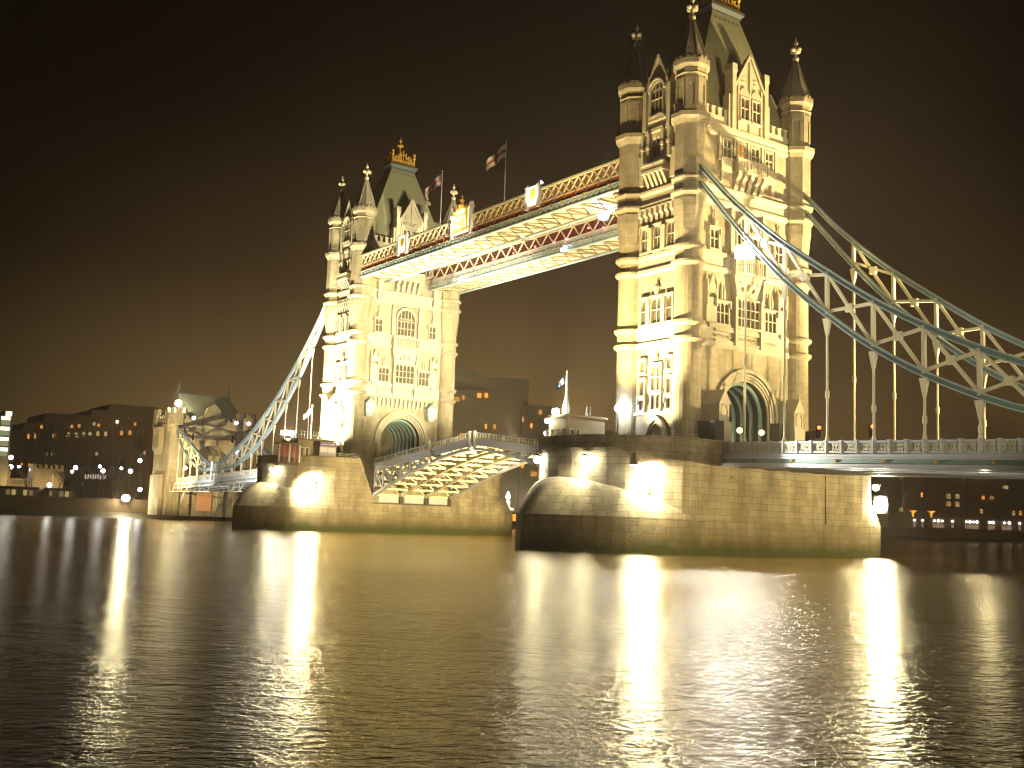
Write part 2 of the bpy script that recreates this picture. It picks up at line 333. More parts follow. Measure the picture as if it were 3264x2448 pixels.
_wcache = {}
def win_mesh(w, h, nl, nt, head='pointed', deep=0.32, hood=True):
    key = (round(w, 2), round(h, 2), nl, nt, head, deep, hood)
    if key in _wcache: return _wcache[key]
    f = MB(); g = MB(); fw = 0.17; mw = 0.11; hw = w/2
    cw = (w - mw*(nl-1)) / nl; top = h
    if head == 'arch':
        sp = h - hw
        f.box(-hw-fw, -hw, -deep, 0.05, -fw, sp); f.box(hw, hw+fw, -deep, 0.05, -fw, sp)
        f.ring((0, sp), hw, hw+fw+0.12, -deep, 0.05, n=18)
        f.ring((0, sp), hw+fw+0.12, hw+fw+0.3, -deep-0.2, 0.05, n=18)
        gl = [(-hw, 0), (hw, 0)] + [(hw*cos(pi*i/18), sp + hw*sin(pi*i/18)) for i in range(19)]
        g.ext(gl, -0.06, -0.02)
        for k in range(1, nl):
            x = -hw + k*(w/nl); f.box(x-mw/2, x+mw/2, -deep+0.1, 0, 0, sp + sqrt(max(0, hw*hw-x*x)))
        for i in range(nl-1):
            x = -hw + (i+1)*(w/nl); 
            f.ring((x, sp-0.1), w/nl*0.42, w/nl*0.42+0.09, -deep+0.12, 0, n=8)
    else:
        f.box(-hw-fw, -hw, -deep, 0.05, -fw, h+fw); f.box(hw, hw+fw, -deep, 0.05, -fw, h+fw)
        f.box(-hw, hw, -deep, 0.05, h, h+fw)
        g.box(-hw, hw, -0.06, -0.02, 0, h)
        for k in range(nl):
            x0 = -hw + k*(cw+mw); x1 = x0 + cw
            if k: f.box(x0-mw, x0, -deep+0.08, 0, 0, h)
            if head == 'pointed':
                a = cw/2; ah = min(cw*0.95, h*0.3); n = 6
                for sgn in (-1, 1):
                    c = (x0+x1)/2; e = c + sgn*a
                    arc = [(c + sgn*a*cos(pi/2*i/n)**0.8, h - ah + ah*sin(pi/2*i/n)) for i in range(n+1)]
                    f.ext([(e, h)] + (arc if sgn > 0 else arc), -deep+0.1, -0.005)
        if hood:
            f.box(-hw-fw-0.16, hw+fw+0.16, -deep-0.18, 0, h+fw, h+fw+0.17)
            for sgn in (-1, 1): f.box(sgn*(hw+fw+0.08)-0.09, sgn*(hw+fw+0.08)+0.09, -deep-0.14, 0, h-0.55, h+fw)
    for k in range(1, nt+1):
        z = (h if head != 'arch' else h-hw*0.4) * (k/(nt+1)) * (0.98 if nt > 1 else 1.08)
        f.box(-hw, hw, -deep+0.06, 0, z-mw/2, z+mw/2)
    f.box(-hw-fw-0.08, hw+fw+0.08, -deep-0.14, 0.05, -fw-0.12, -0.0)
    _wcache[key] = (f.mesh('window', M['trim']), g.mesh('glass', M['glass']))
    return _wcache[key]
def window(t, face, s, z, w, h, nl=2, nt=1, head='pointed', out=0.0, lit=False, hood=True):
    fm, gm = win_mesh(w, h, nl, nt, head, 0.32, hood)
    l = Vector(face_loc(face, s, z)); nrm = {'out': (1, 0, 0), 'in': (-1, 0, 0), 'w': (0, -1, 0), 'e': (0, 1, 0)}[face]
    l += Vector(nrm) * out
    o = link('window', fm, t, l, ROT[face]); gl = link('glass', gm, o)
    if lit: gl.material_slots[0].link = 'OBJECT'; gl.material_slots[0].material = M['glass_lit']
    return o
def fpart(t, name, mb, face, s, z, m='trim', cache={}):
    return obj(name, mb, M[m], t, face_loc(face, s, z), ROT[face])

def ogive(w, h, n=8):
    """pointed arch outline, springing at z=0, half-width w, rise h"""
    c = (h*h - w*w)/(2*w); R = w + c
    t1 = math.asin(h/R) if c >= 0 else pi - math.asin(h/R)
    right = [(-c + R*cos(t1*i/n), R*sin(t1*i/n)) for i in range(n+1)]
    return right + [(-x, z) for x, z in right[-2::-1]]

def build_tower():
    t = thing('bridge_tower', 'large floodlit stone tower with four spired turrets, the nearer one on the right-hand pier', 'tower')
    # ---- walls
    a = [(-WY+0.02, Z0-0.4), (-3.95, Z0-0.4)] + [(-3.95*cos(pi*i/24), 16.35 + 3.95*sin(pi*i/24)) for i in range(25)] + [(3.95, Z0-0.4), (WY-0.02, Z0-0.4), (WY-0.02, 24.41), (-WY+0.02, 24.41)]
    m = MB(); m.ext(a, -WX, WX, 'x'); m.box(-WX, WX, -WY, WY, 24.4, 50.9)
    obj('wall', m, M['stone'], t)
    # ---- string courses
    for z0, z1, o in ((ZD-0.55, ZD+0.1, 0.42), (ZC-0.55, ZC+0.1, 0.38), (ZB-0.55, ZB+0.1, 0.4), (ZA-0.5, ZA+0.1, 0.38), (Z3-0.55, Z3+0.1, 0.42), (Z2-0.5, Z2+0.1, 0.38), (ZP-0.75, ZP+0.1, 0.5), (ZP-1.25, ZP-0.75, 0.26)):
        m = MB(); zz = z0 + (z1-z0)*0.45
        m.hexa([(-WX-0.08, -WY-0.08, z0), (WX+0.08, -WY-0.08, z0), (WX+0.08, WY+0.08, z0), (-WX-0.08, WY+0.08, z0)], [(-WX-o, -WY-o, zz), (WX+o, -WY-o, zz), (WX+o, WY+o, zz), (-WX-o, WY+o, zz)])
        m.box(-WX-o, WX+o, -WY-o, WY+o, zz, z1)
        obj('string_course', m, M['trim'], t)
    for z0, z1 in ((ZD+0.1, ZC-0.55), (ZB+0.1, ZA-0.5), (Z3+0.1, Z2-0.5)):
        m = MB(); m.box(-WX-0.1, WX+0.1, -WY-0.1, WY+0.1, z0, z1); obj('frieze', m, M['trim'], t)
    # ---- turrets (body > spire, finial)
    body = MB()
    def rings(z): return [(1.6, z-0.6), (1.78, z-0.42), (2.02, z-0.2), (2.02, z+0.08), (1.62, z+0.16)]
    prof = [(1.85, Z0-0.4), (1.85, 13.0), (1.66, 13.4)]
    for z in (ZD, ZC, ZB, ZA): prof += rings(z)
    prof += [(1.6, 36.4), (1.64, 36.9)]
    body.lathe(prof, 24, 0, smooth=False)
    k8 = pi/8; q = 1/cos(k8)
    body.lathe([(1.62*q*0.98, 36.9), (1.70*q, 38.3), (1.86*q, 39.6), (1.86*q, 40.9), (2.2*q, 41.25), (2.2*q, 41.5), (1.82*q, 41.6), (1.82*q, 42.7), (2.12*q, 43.0), (2.12*q, 43.2), (1.78*q, 43.35), (1.78*q, 49.5), (2.0*q, 49.95), (2.28*q, 50.3), (2.28*q, 50.8), (1.72*q, 50.95), (1.72*q, 55.4), (1.9*q, 55.6), (1.72*q, 55.8), (1.78*q, 56.3), (2.12*q, 56.7), (2.12*q, 57.3), (1.5*q, 57.35)], 8, k8)
    for k in range(8):           # pointed corbel blades on the octagon faces, panel mouldings above
        th = k*pi/4; c, s_ = cos(th), sin(th)
        def P(r, l, z): return (r*c - l*s_, r*s_ + l*c, z)
        body.add([P(1.60, 0, 37.1), P(1.92, 0.62, 40.6), P(1.92, -0.62, 40.6), P(1.55, 0.62, 40.6), P(1.55, -0.62, 40.6)], [(0, 1, 2), (0, 3, 1), (0, 2, 4), (1, 3, 4, 2)])
        for l in (-0.5, 0.5): body.hexa([P(1.70, l-0.1, 51.6), P(1.83, l-0.1, 51.6), P(1.83, l+0.1, 51.6), P(1.70, l+0.1, 51.6)], [P(1.70, l-0.1, 55.2), P(1.83, l-0.1, 55.2), P(1.83, l+0.1, 55.2), P(1.70, l+0.1, 55.2)])
        body.hexa([P(1.70, -0.5, 54.3), P(1.82, -0.5, 54.3), P(1.82, 0.5, 54.3), P(1.70, 0.5, 54.3)], [P(1.70, -0.5, 55.1), P(1.82, -0.5, 55.1), P(1.82, 0.5, 55.1), P(1.70, 0.5, 55.1)])
        for l in (-0.55, 0.05): body.hexa([P(1.8, l, 57.25), P(2.08, l, 57.25), P(2.08, l+0.42, 57.25), P(1.8, l+0.42, 57.25)], [P(1.8, l, 57.62), P(2.08, l, 57.62), P(2.08, l+0.42, 57.62), P(1.8, l+0.42, 57.62)])
    bme = body.mesh('turret', M['stone'])
    sp = MB(); sp.lathe([(1.80*q, 57.3), (0.98*q, 60.0), (0.2*q, 62.75)], 8, k8)
    for k in range(8):
        th = k8 + k*pi/4; sp.bar((1.84*q*cos(th), 1.84*q*sin(th), 57.35), (0.22*q*cos(th), 0.22*q*sin(th), 62.8), 0.14)
    sme = sp.mesh('spire', M['spire'])
    fi = MB(); fi.lathe([(0.22, 62.6), (0.3, 62.75), (0.42, 63.05), (0.40, 63.3), (0.2, 63.45), (0.17, 63.8), (0.3, 64.0), (0.3, 64.6), (0.16, 64.75), (0.16, 65.0), (0.27, 65.15), (0.27, 65.3), (0.1, 65.5), (0.05, 65.95)], 8, 0, smooth=True)
    for th in (0, pi/2, pi, 3*pi/2): fi.ball((0.52*cos(th), 0.52*sin(th), 64.3), 0.33, 8, 5)
    fme = fi.mesh('finial', M['trim'])
    for sx in (-1, 1):
        for sy in (-1, 1):
            o = link('turret', bme, t, (sx*TX, sy*TY, 0)); link('spire', sme, o); link('finial', fme, o)
    # ---- roof
    m = MB(); m.hexa([(-4.7, -8.9, 51.0), (4.7, -8.9, 51.0), (4.7, 8.9, 51.0), (-4.7, 8.9, 51.0)], [(-4.3, -8.3, 53.0), (4.3, -8.3, 53.0), (4.3, 8.3, 53.0), (-4.3, 8.3, 53.0)])
    m.hexa([(-4.3, -8.3, 53.0), (4.3, -8.3, 53.0), (4.3, 8.3, 53.0), (-4.3, 8.3, 53.0)], [(-1.5, -2.45, 67.4), (1.5, -2.45, 67.4), (1.5, 2.45, 67.4), (-1.5, 2.45, 67.4)])
    ro = obj('roof', m, M['slate'], t)
    m = MB(); m.box(-1.65, 1.65, -2.6, 2.6, 67.4, 67.6); m.hexa([(-1.6, -2.55, 67.6), (1.6, -2.55, 67.6), (1.6, 2.55, 67.6), (-1.6, 2.55, 67.6)], [(-1.95, -2.95, 68.1), (1.95, -2.95, 68.1), (1.95, 2.95, 68.1), (-1.95, 2.95, 68.1)]); m.box(-1.95, 1.95, -2.95, 2.95, 68.1, 68.45)
    for s_ in (-1, 1):
        for k in range(6): m.box(s_*1.50-0.06, s_*1.50+0.2*s_, -2.1+k*0.8, -1.85+k*0.8, 66.5, 66.75) if s_ > 0 else m.box(-1.7, -1.5, -2.1+k*0.8, -1.85+k*0.8, 66.5, 66.75)
    obj('roof_platform', m, M['lead'], t)
    # ---- gilded crown cresting
    m = MB()
    m.box(-1.5, 1.5, -2.3, 2.3, 68.45, 68.75)
    for (L, hx, along) in ((2.2, 1.4, 'y'), (1.3, 2.2, 'x')):
        for s_ in (-1, 1):
            n = 9 if along == 'y' else 6
            for k in range(n):
                u = -L + 2*L*k/(n-1); hgt = 0.7 + 1.6*max(0, 1-abs(u)/L)
                p = (s_*hx, u, 68.7) if along == 'y' else (u, s_*hx, 68.7)
                m.bar(p, (p[0], p[1], 68.7+hgt), 0.13); m.ball((p[0], p[1], 68.8+hgt), 0.17, 6, 4)
                if k < n-1:
                    u2 = -L + 2*L*(k+1)/(n-1); p2 = (s_*hx, u2, 68.7) if along == 'y' else (u2, s_*hx, 68.7)
                    m.bar(p, (p2[0], p2[1], 69.5), 0.1); m.bar((p[0], p[1], 69.5), p2, 0.1)
                    m.bar((p[0], p[1], 68.7+hgt*0.8), (p2[0], p2[1], 68.7+0.8*(0.7+1.6*max(0, 1-abs(u2)/L))), 0.12)
    for sx in (-1, 1):
        for sy in (-1, 1):
            m.bar((sx*1.45, sy*2.3, 68.6), (sx*1.45, sy*2.3, 70.6), 0.22); m.ball((sx*1.45, sy*2.3, 70.2), 0.3, 8, 5); m.ball((sx*1.45, sy*2.3, 70.85), 0.27, 8, 5)
    m.lathe([(0.5, 68.6), (0.35, 70.6), (0.16, 71.2), (0.14, 72.2), (0.4, 72.5), (0.4, 72.7), (0.15, 72.9), (0.12, 73.3), (0.3, 73.5), (0.1, 73.9), (0.03, 74.3)], 8)
    for th in (0, pi/2, pi, 3*pi/2): m.ball((0.42*cos(th), 0.42*sin(th), 72.6), 0.24, 6, 4)
    obj('crown_cresting', m, M['gold'], t)
    # ---- parapets with merlons, gables
    for face, half, g in (('out', 7.5, 3.1), ('in', 7.5, 3.1), ('w', 3.25, 2.1), ('e', 3.25, 2.1)):
        for sg in (-1, 1):
            m = MB()
            lo, hi = sorted((sg*g, sg*half)); m.box(lo, hi, -0.05, 0.35, ZP, 52.0)
            n = max(1, round((half-g)/1.05)); st = (half-g)/n
            for k in range(n):
                c = lo + (k+0.5)*st; m.box(c-0.3, c+0.3, -0.05, 0.35, 52.0, 52.85); m.box(c-0.36, c+0.36, -0.12, 0.42, 52.85, 52.98)
            fpart(t, 'battlement', m, face, 0, 0)
    for face in ('out', 'in'):
        m = MB(); m.ext([(-2.9, 50.6), (2.9, 50.6), (2.9, 56.0), (2.45, 56.2), (0, 60.5), (-2.45, 56.2), (-2.9, 56.0)], -0.35, 0.5)
        m.hexa([(-2.4, 0.5, 51), (2.4, 0.5, 51), (2.4, 4.0, 51), (-2.4, 4.0, 51)], [(-2.4, 0.5, 56.0), (2.4, 0.5, 56.0), (2.4, 3.2, 56.0), (-2.4, 3.2, 56.0)])
        m.ext([(-2.4, 56.0), (2.4, 56.0), (0, 60.0)], 0.5, 3.2)
        for sg in (-1, 1):
            m.box(sg*2.85-0.32, sg*2.85+0.32, -0.6, 0.7, 50.6, 57.6); m.hexa([(sg*2.85-0.32, -0.6, 57.6), (sg*2.85+0.32, -0.6, 57.6), (sg*2.85+0.32, 0.7, 57.6), (sg*2.85-0.32, 0.7, 57.6)], [(sg*2.85-0.45, -0.7, 58.2), (sg*2.85+0.45, -0.7, 58.2), (sg*2.85+0.45, 0.8, 58.2), (sg*2.85-0.45, 0.8, 58.2)])
            m.box(sg*2.85-0.42, sg*2.85+0.42, -0.65, 0.75, 58.2, 58.95)
            m.box(sg*3.35-0.25, sg*3.35+0.25, -0.4, 0.6, 50.6, 55.0)
            m.bar((sg*2.55, -0.42, 56.3), (0, -0.42, 60.75), 0.35, 0.35)
        for x in (-2.0, 0, 2.0): m.box(x-0.13, x+0.13, -0.55, -0.3, 50.6, 56.6 if x else 59.8)
        for x in (-1.05, 0, 1.05):
            for dz in (0, 0.55): m.box(x-0.28, x+0.28, -0.45, -0.3, 57.0+dz+(0.9 if x == 0 else 0), 57.22+dz+(0.9 if x == 0 else 0))
        fpart(t, 'gable', m, face, 0, 0)
        for s_ in (-1.02, 1.02):
            m = MB(); og = ogive(0.95, 1.25); m.ext([(x, z) for x, z in og], -0.56, -0.42); fpart(t, 'gable_tracery', m, face, s_, 55.1)
            window(t, face, s_, 52.2, 1.35, 2.75, 2, 1, out=0.36, hood=False)
    for face in ('w', 'e'):
        m = MB(); m.ext([(-2.0, 50.6), (2.0, 50.6), (2.0, 55.6), (0, 59.7), (-2.0, 55.6)], -0.3, 0.5)
        m.ext([(-1.9, 51), (1.9, 51), (1.9, 55.5), (0, 59.3), (-1.9, 55.5)], 0.5, 4.6)
        for sg in (-1, 1):
            m.box(sg*2.1-0.3, sg*2.1+0.3, -0.65, 0.5, 50.6, 55.8); m.hexa([(sg*2.1-0.3, -0.65, 55.8), (sg*2.1+0.3, -0.65, 55.8), (sg*2.1+0.3, 0.5, 55.8), (sg*2.1-0.3, 0.5, 55.8)], [(sg*2.1-0.05, -0.1, 57.6), (sg*2.1+0.05, -0.1, 57.6), (sg*2.1+0.05, 0.0, 57.6), (sg*2.1-0.05, 0.0, 57.6)])
            m.bar((sg*2.05, -0.36, 55.6), (0, -0.36, 59.95), 0.32)
            m.box(sg*1.55-0.2, sg*1.55+0.2, -0.4, -0.25, 57.6-0.6, 58.2-0.6)
        m.ring((0, 55.4), 1.15, 1.6, -0.55, -0.25, n=12); m.box(-1.5, 1.5, -0.6, -0.25, 51.6, 51.9)
        fpart(t, 'gable', m, face, 0, 0)
        window(t, face, 0, 52.3, 2.0, 4.1, 3, 1, 'arch', out=0.3)
    # ---- outer face: four upper windows, oriel balcony
    for face in ('out', 'in'):
        for i, s_ in enumerate((-3.65, -1.2, 1.25, 3.7)):
            window(t, face, s_, 46.95, 1.3, 2.25, 2, 1, lit=(face == 'out' and i == 1), hood=False)
        m = MB()
        for s_ in (-4.9, -2.42, 0.02, 2.48, 4.95): m.box(s_-0.2, s_+0.2, -0.38, 0.05, 46.4, 49.9)
        m.box(-5.1, 5.15, -0.42, 0.05, 49.55, 49.85)
        fpart(t, 'mullion_screen', m, face, 0, 0)
        m = MB()
        m.box(-2.7, 2.7, -1.25, 0.05, 45.35, 45.65); m.box(-2.6, 2.6, -1.15, -0.95, 45.65, 46.85); m.box(-2.7, 2.7, -1.25, -0.85, 46.85, 47.05)
        for sg in (-1, 1): m.box(sg*2.6-0.1, sg*2.6+0.1, -1.15, 0, 45.65, 46.85)
        for x in (-2.6, -0.9, 0.9, 2.6): m.box(x-0.2, x+0.2, -1.27, -0.9, 45.5, 47.1)
        for k in range(12): m.box(-2.35+k*0.41-0.09, -2.35+k*0.41+0.09, -1.21, -1.1, 45.9, 46.6)
        for k in range(5):
            x = -2.2 + k*1.1
            m.ext([(0.05, 43.3), (-0.25, 43.35), (-0.6, 44.0), (-0.62, 44.4), (-1.0, 44.8), (-1.15, 45.35), (0.05, 45.35)], x-0.28, x+0.28, 'x')
        if face == 'out':
            for sg in (-1, 1):
                m.box(sg*3.9-0.9, sg*3.9+0.9, -0.5, 0.05, 45.2, 46.75); m.box(sg*3.9-1.0, sg*3.9+1.0, -0.62, 0.05, 46.6, 46.8); m.box(sg*4.4-0.2, sg*4.4+0.2, -0.3, 0.05, 43.9, 45.2)
        fpart(t, 'balcony', m, face, 0, 0)
        # middle storey
        window(t, face, 0, 35.4, 3.5, 4.7, 5, 2, 'arch')
        for sg in (-1, 1):
            m = MB(); m.box(sg*2.75-0.3, sg*2.75+0.3, -0.5, 0.05, 35.1, 40.2); m.lathe([(0.32, 40.2), (0.02, 41.3)], 4, pi/4, (sg*2.75, -0.25))
            fpart(t, 'buttress', m, face, 0, 0)
        for s_ in (-5.6, 5.6):
            window(t, face, s_, 35.5, 1.35, 2.3, 2, 1)
            m = MB(); m.lathe([(0.32, 0), (0.34, 0.7), (0.12, 0.9), (0.10, 1.5), (0.2, 1.7), (0.02, 2.3)], 6, 0, (0, -0.25)); fpart(t, 'canopy', m, face, s_, 38.2)
        # balustrade under the arched window
        m = MB(); m.box(-2.75, 2.75, -1.0, 0.05, 32.9, 33.25); m.box(-2.75, 2.75, -1.0, -0.75, 34.75, 35.05)
        for k in range(14): m.box(-2.4+k*0.37-0.09, -2.4+k*0.37+0.09, -0.95, -0.8, 33.25, 34.75)
        for sg in (-1, 1): m.box(sg*2.6-0.22, sg*2.6+0.22, -1.05, 0, 32.7, 35.2)
        fpart(t, 'balustrade', m, face, 0, 0)
        # lower storey: bay of five lights under a flared, carved hood, two side windows
        window(t, face, 0, 26.7, 3.7, 3.3, 5, 2, out=0.25, hood=False)
        m = MB()
        for sg in (-1, 1):
            m.ext([(sg*2.05, 30.1), (sg*2.4, 30.1), (sg*2.5, 31.3), (sg*2.75, 32.2), (sg*2.75, 32.9), (sg*2.35, 32.9), (sg*2.2, 31.5)] if sg > 0 else [(sg*2.35, 32.9), (sg*2.75, 32.9), (sg*2.75, 32.2), (sg*2.5, 31.3), (sg*2.4, 30.1), (sg*2.05, 30.1), (sg*2.2, 31.5)], -0.85, 0.05)
            m.box(sg*2.2-0.2, sg*2.2+0.2, -0.75, 0.05, 24.3, 30.2)
        m.hexa([(-2.1, -0.35, 30.2), (2.1, -0.35, 30.2), (2.1, 0.05, 30.2), (-2.1, 0.05, 30.2)], [(-2.4, -0.75, 32.9), (2.4, -0.75, 32.9), (2.4, 0.05, 32.9), (-2.4, 0.05, 32.9)])
        for (x, z, r) in ((0, 31.5, 0.5), (-0.9, 31.2, 0.33), (0.9, 31.2, 0.33), (-0.55, 32.2, 0.28), (0.55, 32.2, 0.28), (-1.5, 32.0, 0.25), (1.5, 32.0, 0.25)): m.ball((x, -0.5, z), r, 8, 5)
        fpart(t, 'carved_hood', m, face, 0, 0)
        for s_ in (-4.15, 4.15):
            window(t, face, s_, 26.7, 2.0, 2.45, 3, 1)
            m = MB()
            for dx in (-0.22, 0.22): m.lathe([(0.16, 0), (0.2, 0.9), (0.04, 1.9)], 6, 0, (dx, -0.25))
            fpart(t, 'canopy', m, face, s_, 29.6)
        for s_ in (-6.1, 6.1):
            m = MB(); m.box(-0.75, 0.75, -0.35, 0.05, 26.5, 29.6); m.ring((0, 29.9), 0.45, 0.75, -0.6, 0.05, n=10); m.ext([(-0.85, 30.1), (0.85, 30.1), (0, 32.3)], -0.55, 0.05)
            m.box(-0.55, 0.55, -0.7, 0.05, 26.0, 26.5)
            for sg in (-1, 1): m.box(sg*0.75-0.12, sg*0.75+0.12, -0.6, 0.05, 28.6, 31.6); m.lathe([(0.16, 31.6), (0.02, 32.6)], 4, pi/4, (sg*0.75, -0.3))
            fpart(t, 'niche', m, face, s_, 0)
        m = MB(); m.box(-5.5, 5.5, -0.5, 0.05, ZD+0.12, 24.75); m.box(-5.5, 5.5, -0.5, 0.05, 25.75, 26.2)
        for k in range(28): m.ring((-5.3+k*0.392, 25.25), 0.12, 0.2, -0.3, 0.0, 0, 2*pi, 6)
        fpart(t, 'carved_panel', m, face, 0, 0)
        # carriage arch mouldings
        m = MB()
        for r0, r1, d in ((3.95, 4.2, -0.1), (4.25, 4.5, -0.22), (4.55, 4.85, -0.32), (4.95, 5.35, -0.5)):
            m.ring((0, 16.35), r0, r1, d, 0.05, n=28)
            for sg in (-1, 1):
                lo, hi = sorted((sg*r0, sg*r1)); m.box(lo, hi, d, 0.05, Z0-0.4 if r1 < 4.9 else 15.6, 16.35)
        fpart(t, 'arch_moulding', m, face, 0, 0)
        if face == 'in':
            m = MB()
            for k in range(16): x = -6.6+k*0.88; m.ext([(0.05, 22.1), (-0.15, 22.15), (-0.45, 23.0), (-0.5, 23.7), (0.05, 23.7)], x-0.22, x+0.22, 'x')
            fpart(t, 'corbel_table', m, face, 0, 0)
            for s_ in (-7.2+1.4, 5.8):      # tall brackets under the walkways
                m = MB(); m.ext([(0.05, 40.9), (-0.5, 41.0), (-0.75, 42.2), (-0.75, 44.7), (0.05, 44.7)], -0.45, 0.45, 'x'); fpart(t, 'walkway_bracket', m, face, s_, 0)
    # carriage way: dark lining and painted ribs
    m = MB()
    for k in range(7):
        x = -4.3 + k*1.43; m.ring((0, 16.35), 3.55, 3.93, x-0.16, x+0.16, n=24, axis='x')
        for sg in (-1, 1):
            lo, hi = sorted((sg*3.55, sg*3.93)); m.box(x-0.16, x+0.16, lo, hi, Z0, 16.35)
    obj('arch_rib', m, M['green'], t)
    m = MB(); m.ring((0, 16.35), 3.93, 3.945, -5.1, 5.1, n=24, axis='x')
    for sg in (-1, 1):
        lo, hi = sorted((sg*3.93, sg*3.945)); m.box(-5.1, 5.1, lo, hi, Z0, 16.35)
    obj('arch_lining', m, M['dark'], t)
    # gabled stone pylons beside the outer road
    for sg in (-1, 1):
        m = MB(); y = sg*6.35
        m.box(5.0, 8.2, y-0.95, y+0.95, Z0-0.3, 14.9); m.box(5.0, 8.0, y-0.8, y+0.8, 14.9, 17.0); m.ext([(y-0.95, 16.9), (y+0.95, 16.9), (y, 18.6)], 5.0, 8.15, 'x')
        m.lathe([(0.12, 18.4), (0.14, 18.9), (0.3, 19.05), (0.1, 19.2), (0.03, 19.5)], 6, 0, (8.0, y)); m.box(8.0, 8.1, y-0.55, y-0.42, 15.2, 16.8); m.box(8.0, 8.1, y+0.42, y+0.55, 15.2, 16.8); m.ring((y, 16.4), 0.3, 0.45, 8.0, 8.12, n=8, axis='x')
        obj('road_pylon', m, M['trim'], t)
        m = MB(); m.box(5.1, 9.2, sg*8.3-0.7, sg*8.3+0.7, Z0-0.3, 14.8); m.box(5.1, 6.6, sg*4.9-0.55, sg*4.9+0.55, Z0-0.3, 15.6); obj('pylon_shade', m, M['iron'], t)  # dark boxes standing in for the shadow around the pylons
    # ---- west and east faces
    for face in ('w', 'e'):
        # top oriel
        m = MB(); m.hexa([(-2.0, -0.35, 46.6), (2.0, -0.35, 46.6), (2.6, 0.05, 46.6), (-2.6, 0.05, 46.6)], [(-2.0, -0.35, 46.95), (2.0, -0.35, 46.95), (2.6, 0.05, 46.95), (-2.6, 0.05, 46.95)])
        for x in (-2.3, -1.25, 1.25, 2.3): m.box(x-0.22, x+0.22, -0.75, 0.05, 46.6, 50.2); m.box(x-0.3, x+0.3, -0.85, 0.05, 48.2, 48.6)
        for sg in (-1, 1): m.box(sg*2.75-0.35, sg*2.75+0.35, -0.4, 0.05, 44.0, 47.4); m.box(sg*2.75-0.4, sg*2.75+0.4, -0.5, 0.05, 47.3, 47.6)
        m.box(-1.1, 1.1, -0.55, 0.05, 46.85, 47.15)
        fpart(t, 'oriel_surround', m, face, 0, 0)
        window(t, face, 0, 47.2, 1.9, 2.7, 3, 1, hood=False)
        m = MB(); m.box(-1.9, 1.9, -1.2, 0.05, 45.0, 45.35); m.box(-1.8, 1.8, -1.1, -0.85, 45.35, 46.0); m.box(-1.95, 1.95, -1.25, -0.75, 45.95, 46.15)
        for sg in (-1, 1): m.box(sg*1.8-0.12, sg*1.8+0.12, -1.1, 0.05, 45.35, 46.0)
        for k in range(5):
            x = -1.5+k*0.75; m.ext([(0.05, 43.4), (-0.2, 43.5), (-0.55, 44.1), (-1.1, 45.0), (0.05, 45.0)], x-0.2, x+0.2, 'x')
        fpart(t, 'balcony', m, face, 0, 0)
        m = MB(); m.box(-3.2, 3.2, -0.55, 0.05, 40.9, 41.0)
        for k in range(7):
            x = -2.75+k*0.917; m.ext([(0.05, 39.1), (-0.25, 39.2), (-0.25, 39.9), (-0.55, 40.1), (-0.55, 40.9), (0.05, 40.9)], x-0.24, x+0.24, 'x')
            m.box(x-0.24, x+0.24, -0.12, 0.05, 38.8, 39.2)
        fpart(t, 'corbel_table', m, face, 0, 0)
        for s_ in (-1.95, 0.3, 2.55):
            window(t, face, s_, 35.6, 1.1, 2.9, 2, 1)
        for x in (-0.83, 1.43):
            m = MB(); m.box(x-0.38, x+0.38, -0.62, 0.05, 35.4, 38.2); m.box(x-0.45, x+0.45, -0.7, 0.05, 38.0, 38.35)
            fpart(t, 'buttress', m, face, 0, 0)
        for s_, ww, nl in ((-1.9, 0.95, 1), (0.3, 1.7, 2), (2.45, 0.95, 1)): window(t, face, s_, 26.7, ww, 3.0, nl, 1)
        for x in (-1.0, 1.6):
            m = MB(); m.box(x-0.3, x+0.3, -0.55, 0.05, 26.5, 29.4); fpart(t, 'buttress', m, face, 0, 0)
        m = MB(); m.lathe([(0.3, 30.2), (0.34, 30.9), (0.42, 31.0), (0.2, 31.4), (0.05, 32.0)], 6, 0, (0.3, -0.25))
        fpart(t, 'canopy', m, face, 0, 0)
        window(t, face, 0.4, 18.7, 1.55, 2.9, 2, 1); window(t, face, 0.4, 16.45, 1.55, 1.75, 2, 0, hood=False)
        for s_ in (-2.0, 2.6):
            for z, h in ((21.0, 1.35), (18.2, 1.8), (16.45, 1.2)): window(t, face, s_, z, 0.75, h, 1, 0)
        m = MB(); m.box(-3.5, 3.7, -0.25, 0.05, 15.9, 16.25); m.lathe([(0.25, 22.2), (0.3, 22.6), (0.1, 23.0), (0.05, 23.6)], 6, 0, (0.4, -0.2))
        fpart(t, 'sill_band', m, face, 0, 0)
        # pointed doorway
        m = MB(); og = ogive(1.75, 2.6, 10); inn = ogive(1.3, 2.0, 10); n = len(og)
        for i in range(n-1): m.ext([og[i], og[i+1], inn[i+1], inn[i]], -0.5, 0.05)
        og2 = ogive(1.3, 2.0, 10); in2 = ogive(1.05, 1.65, 10)
        for i in range(n-1): m.ext([og2[i], og2[i+1], in2[i+1], in2[i]], -0.25, 0.05)
        for sg in (-1, 1):
            lo, hi = sorted((sg*1.3, sg*1.75)); m.box(lo, hi, -0.5, 0.05, -2, 0); lo, hi = sorted((sg*1.05, sg*1.3)); m.box(lo, hi, -0.25, 0.05, -2, 0)
        d = fpart(t, 'doorway', m, face, 0.5, 13.2)
        m = MB(); m.ext(ogive(1.05, 1.65, 10)[:-1] + [(-1.05, 0)], -0.1, -0.03); m.box(-1.05, 1.05, -0.1, -0.03, -2, 0)
        g = obj('fanlight', m, M['glass'], d)
    return t
near = build_tower()
far = dup(near); far.location = (LX, 0, 0); far.rotation_euler = (0, 0, pi)
tag(far, 'farther stone tower seen past the raised road spans, with blue boxes above its arch')
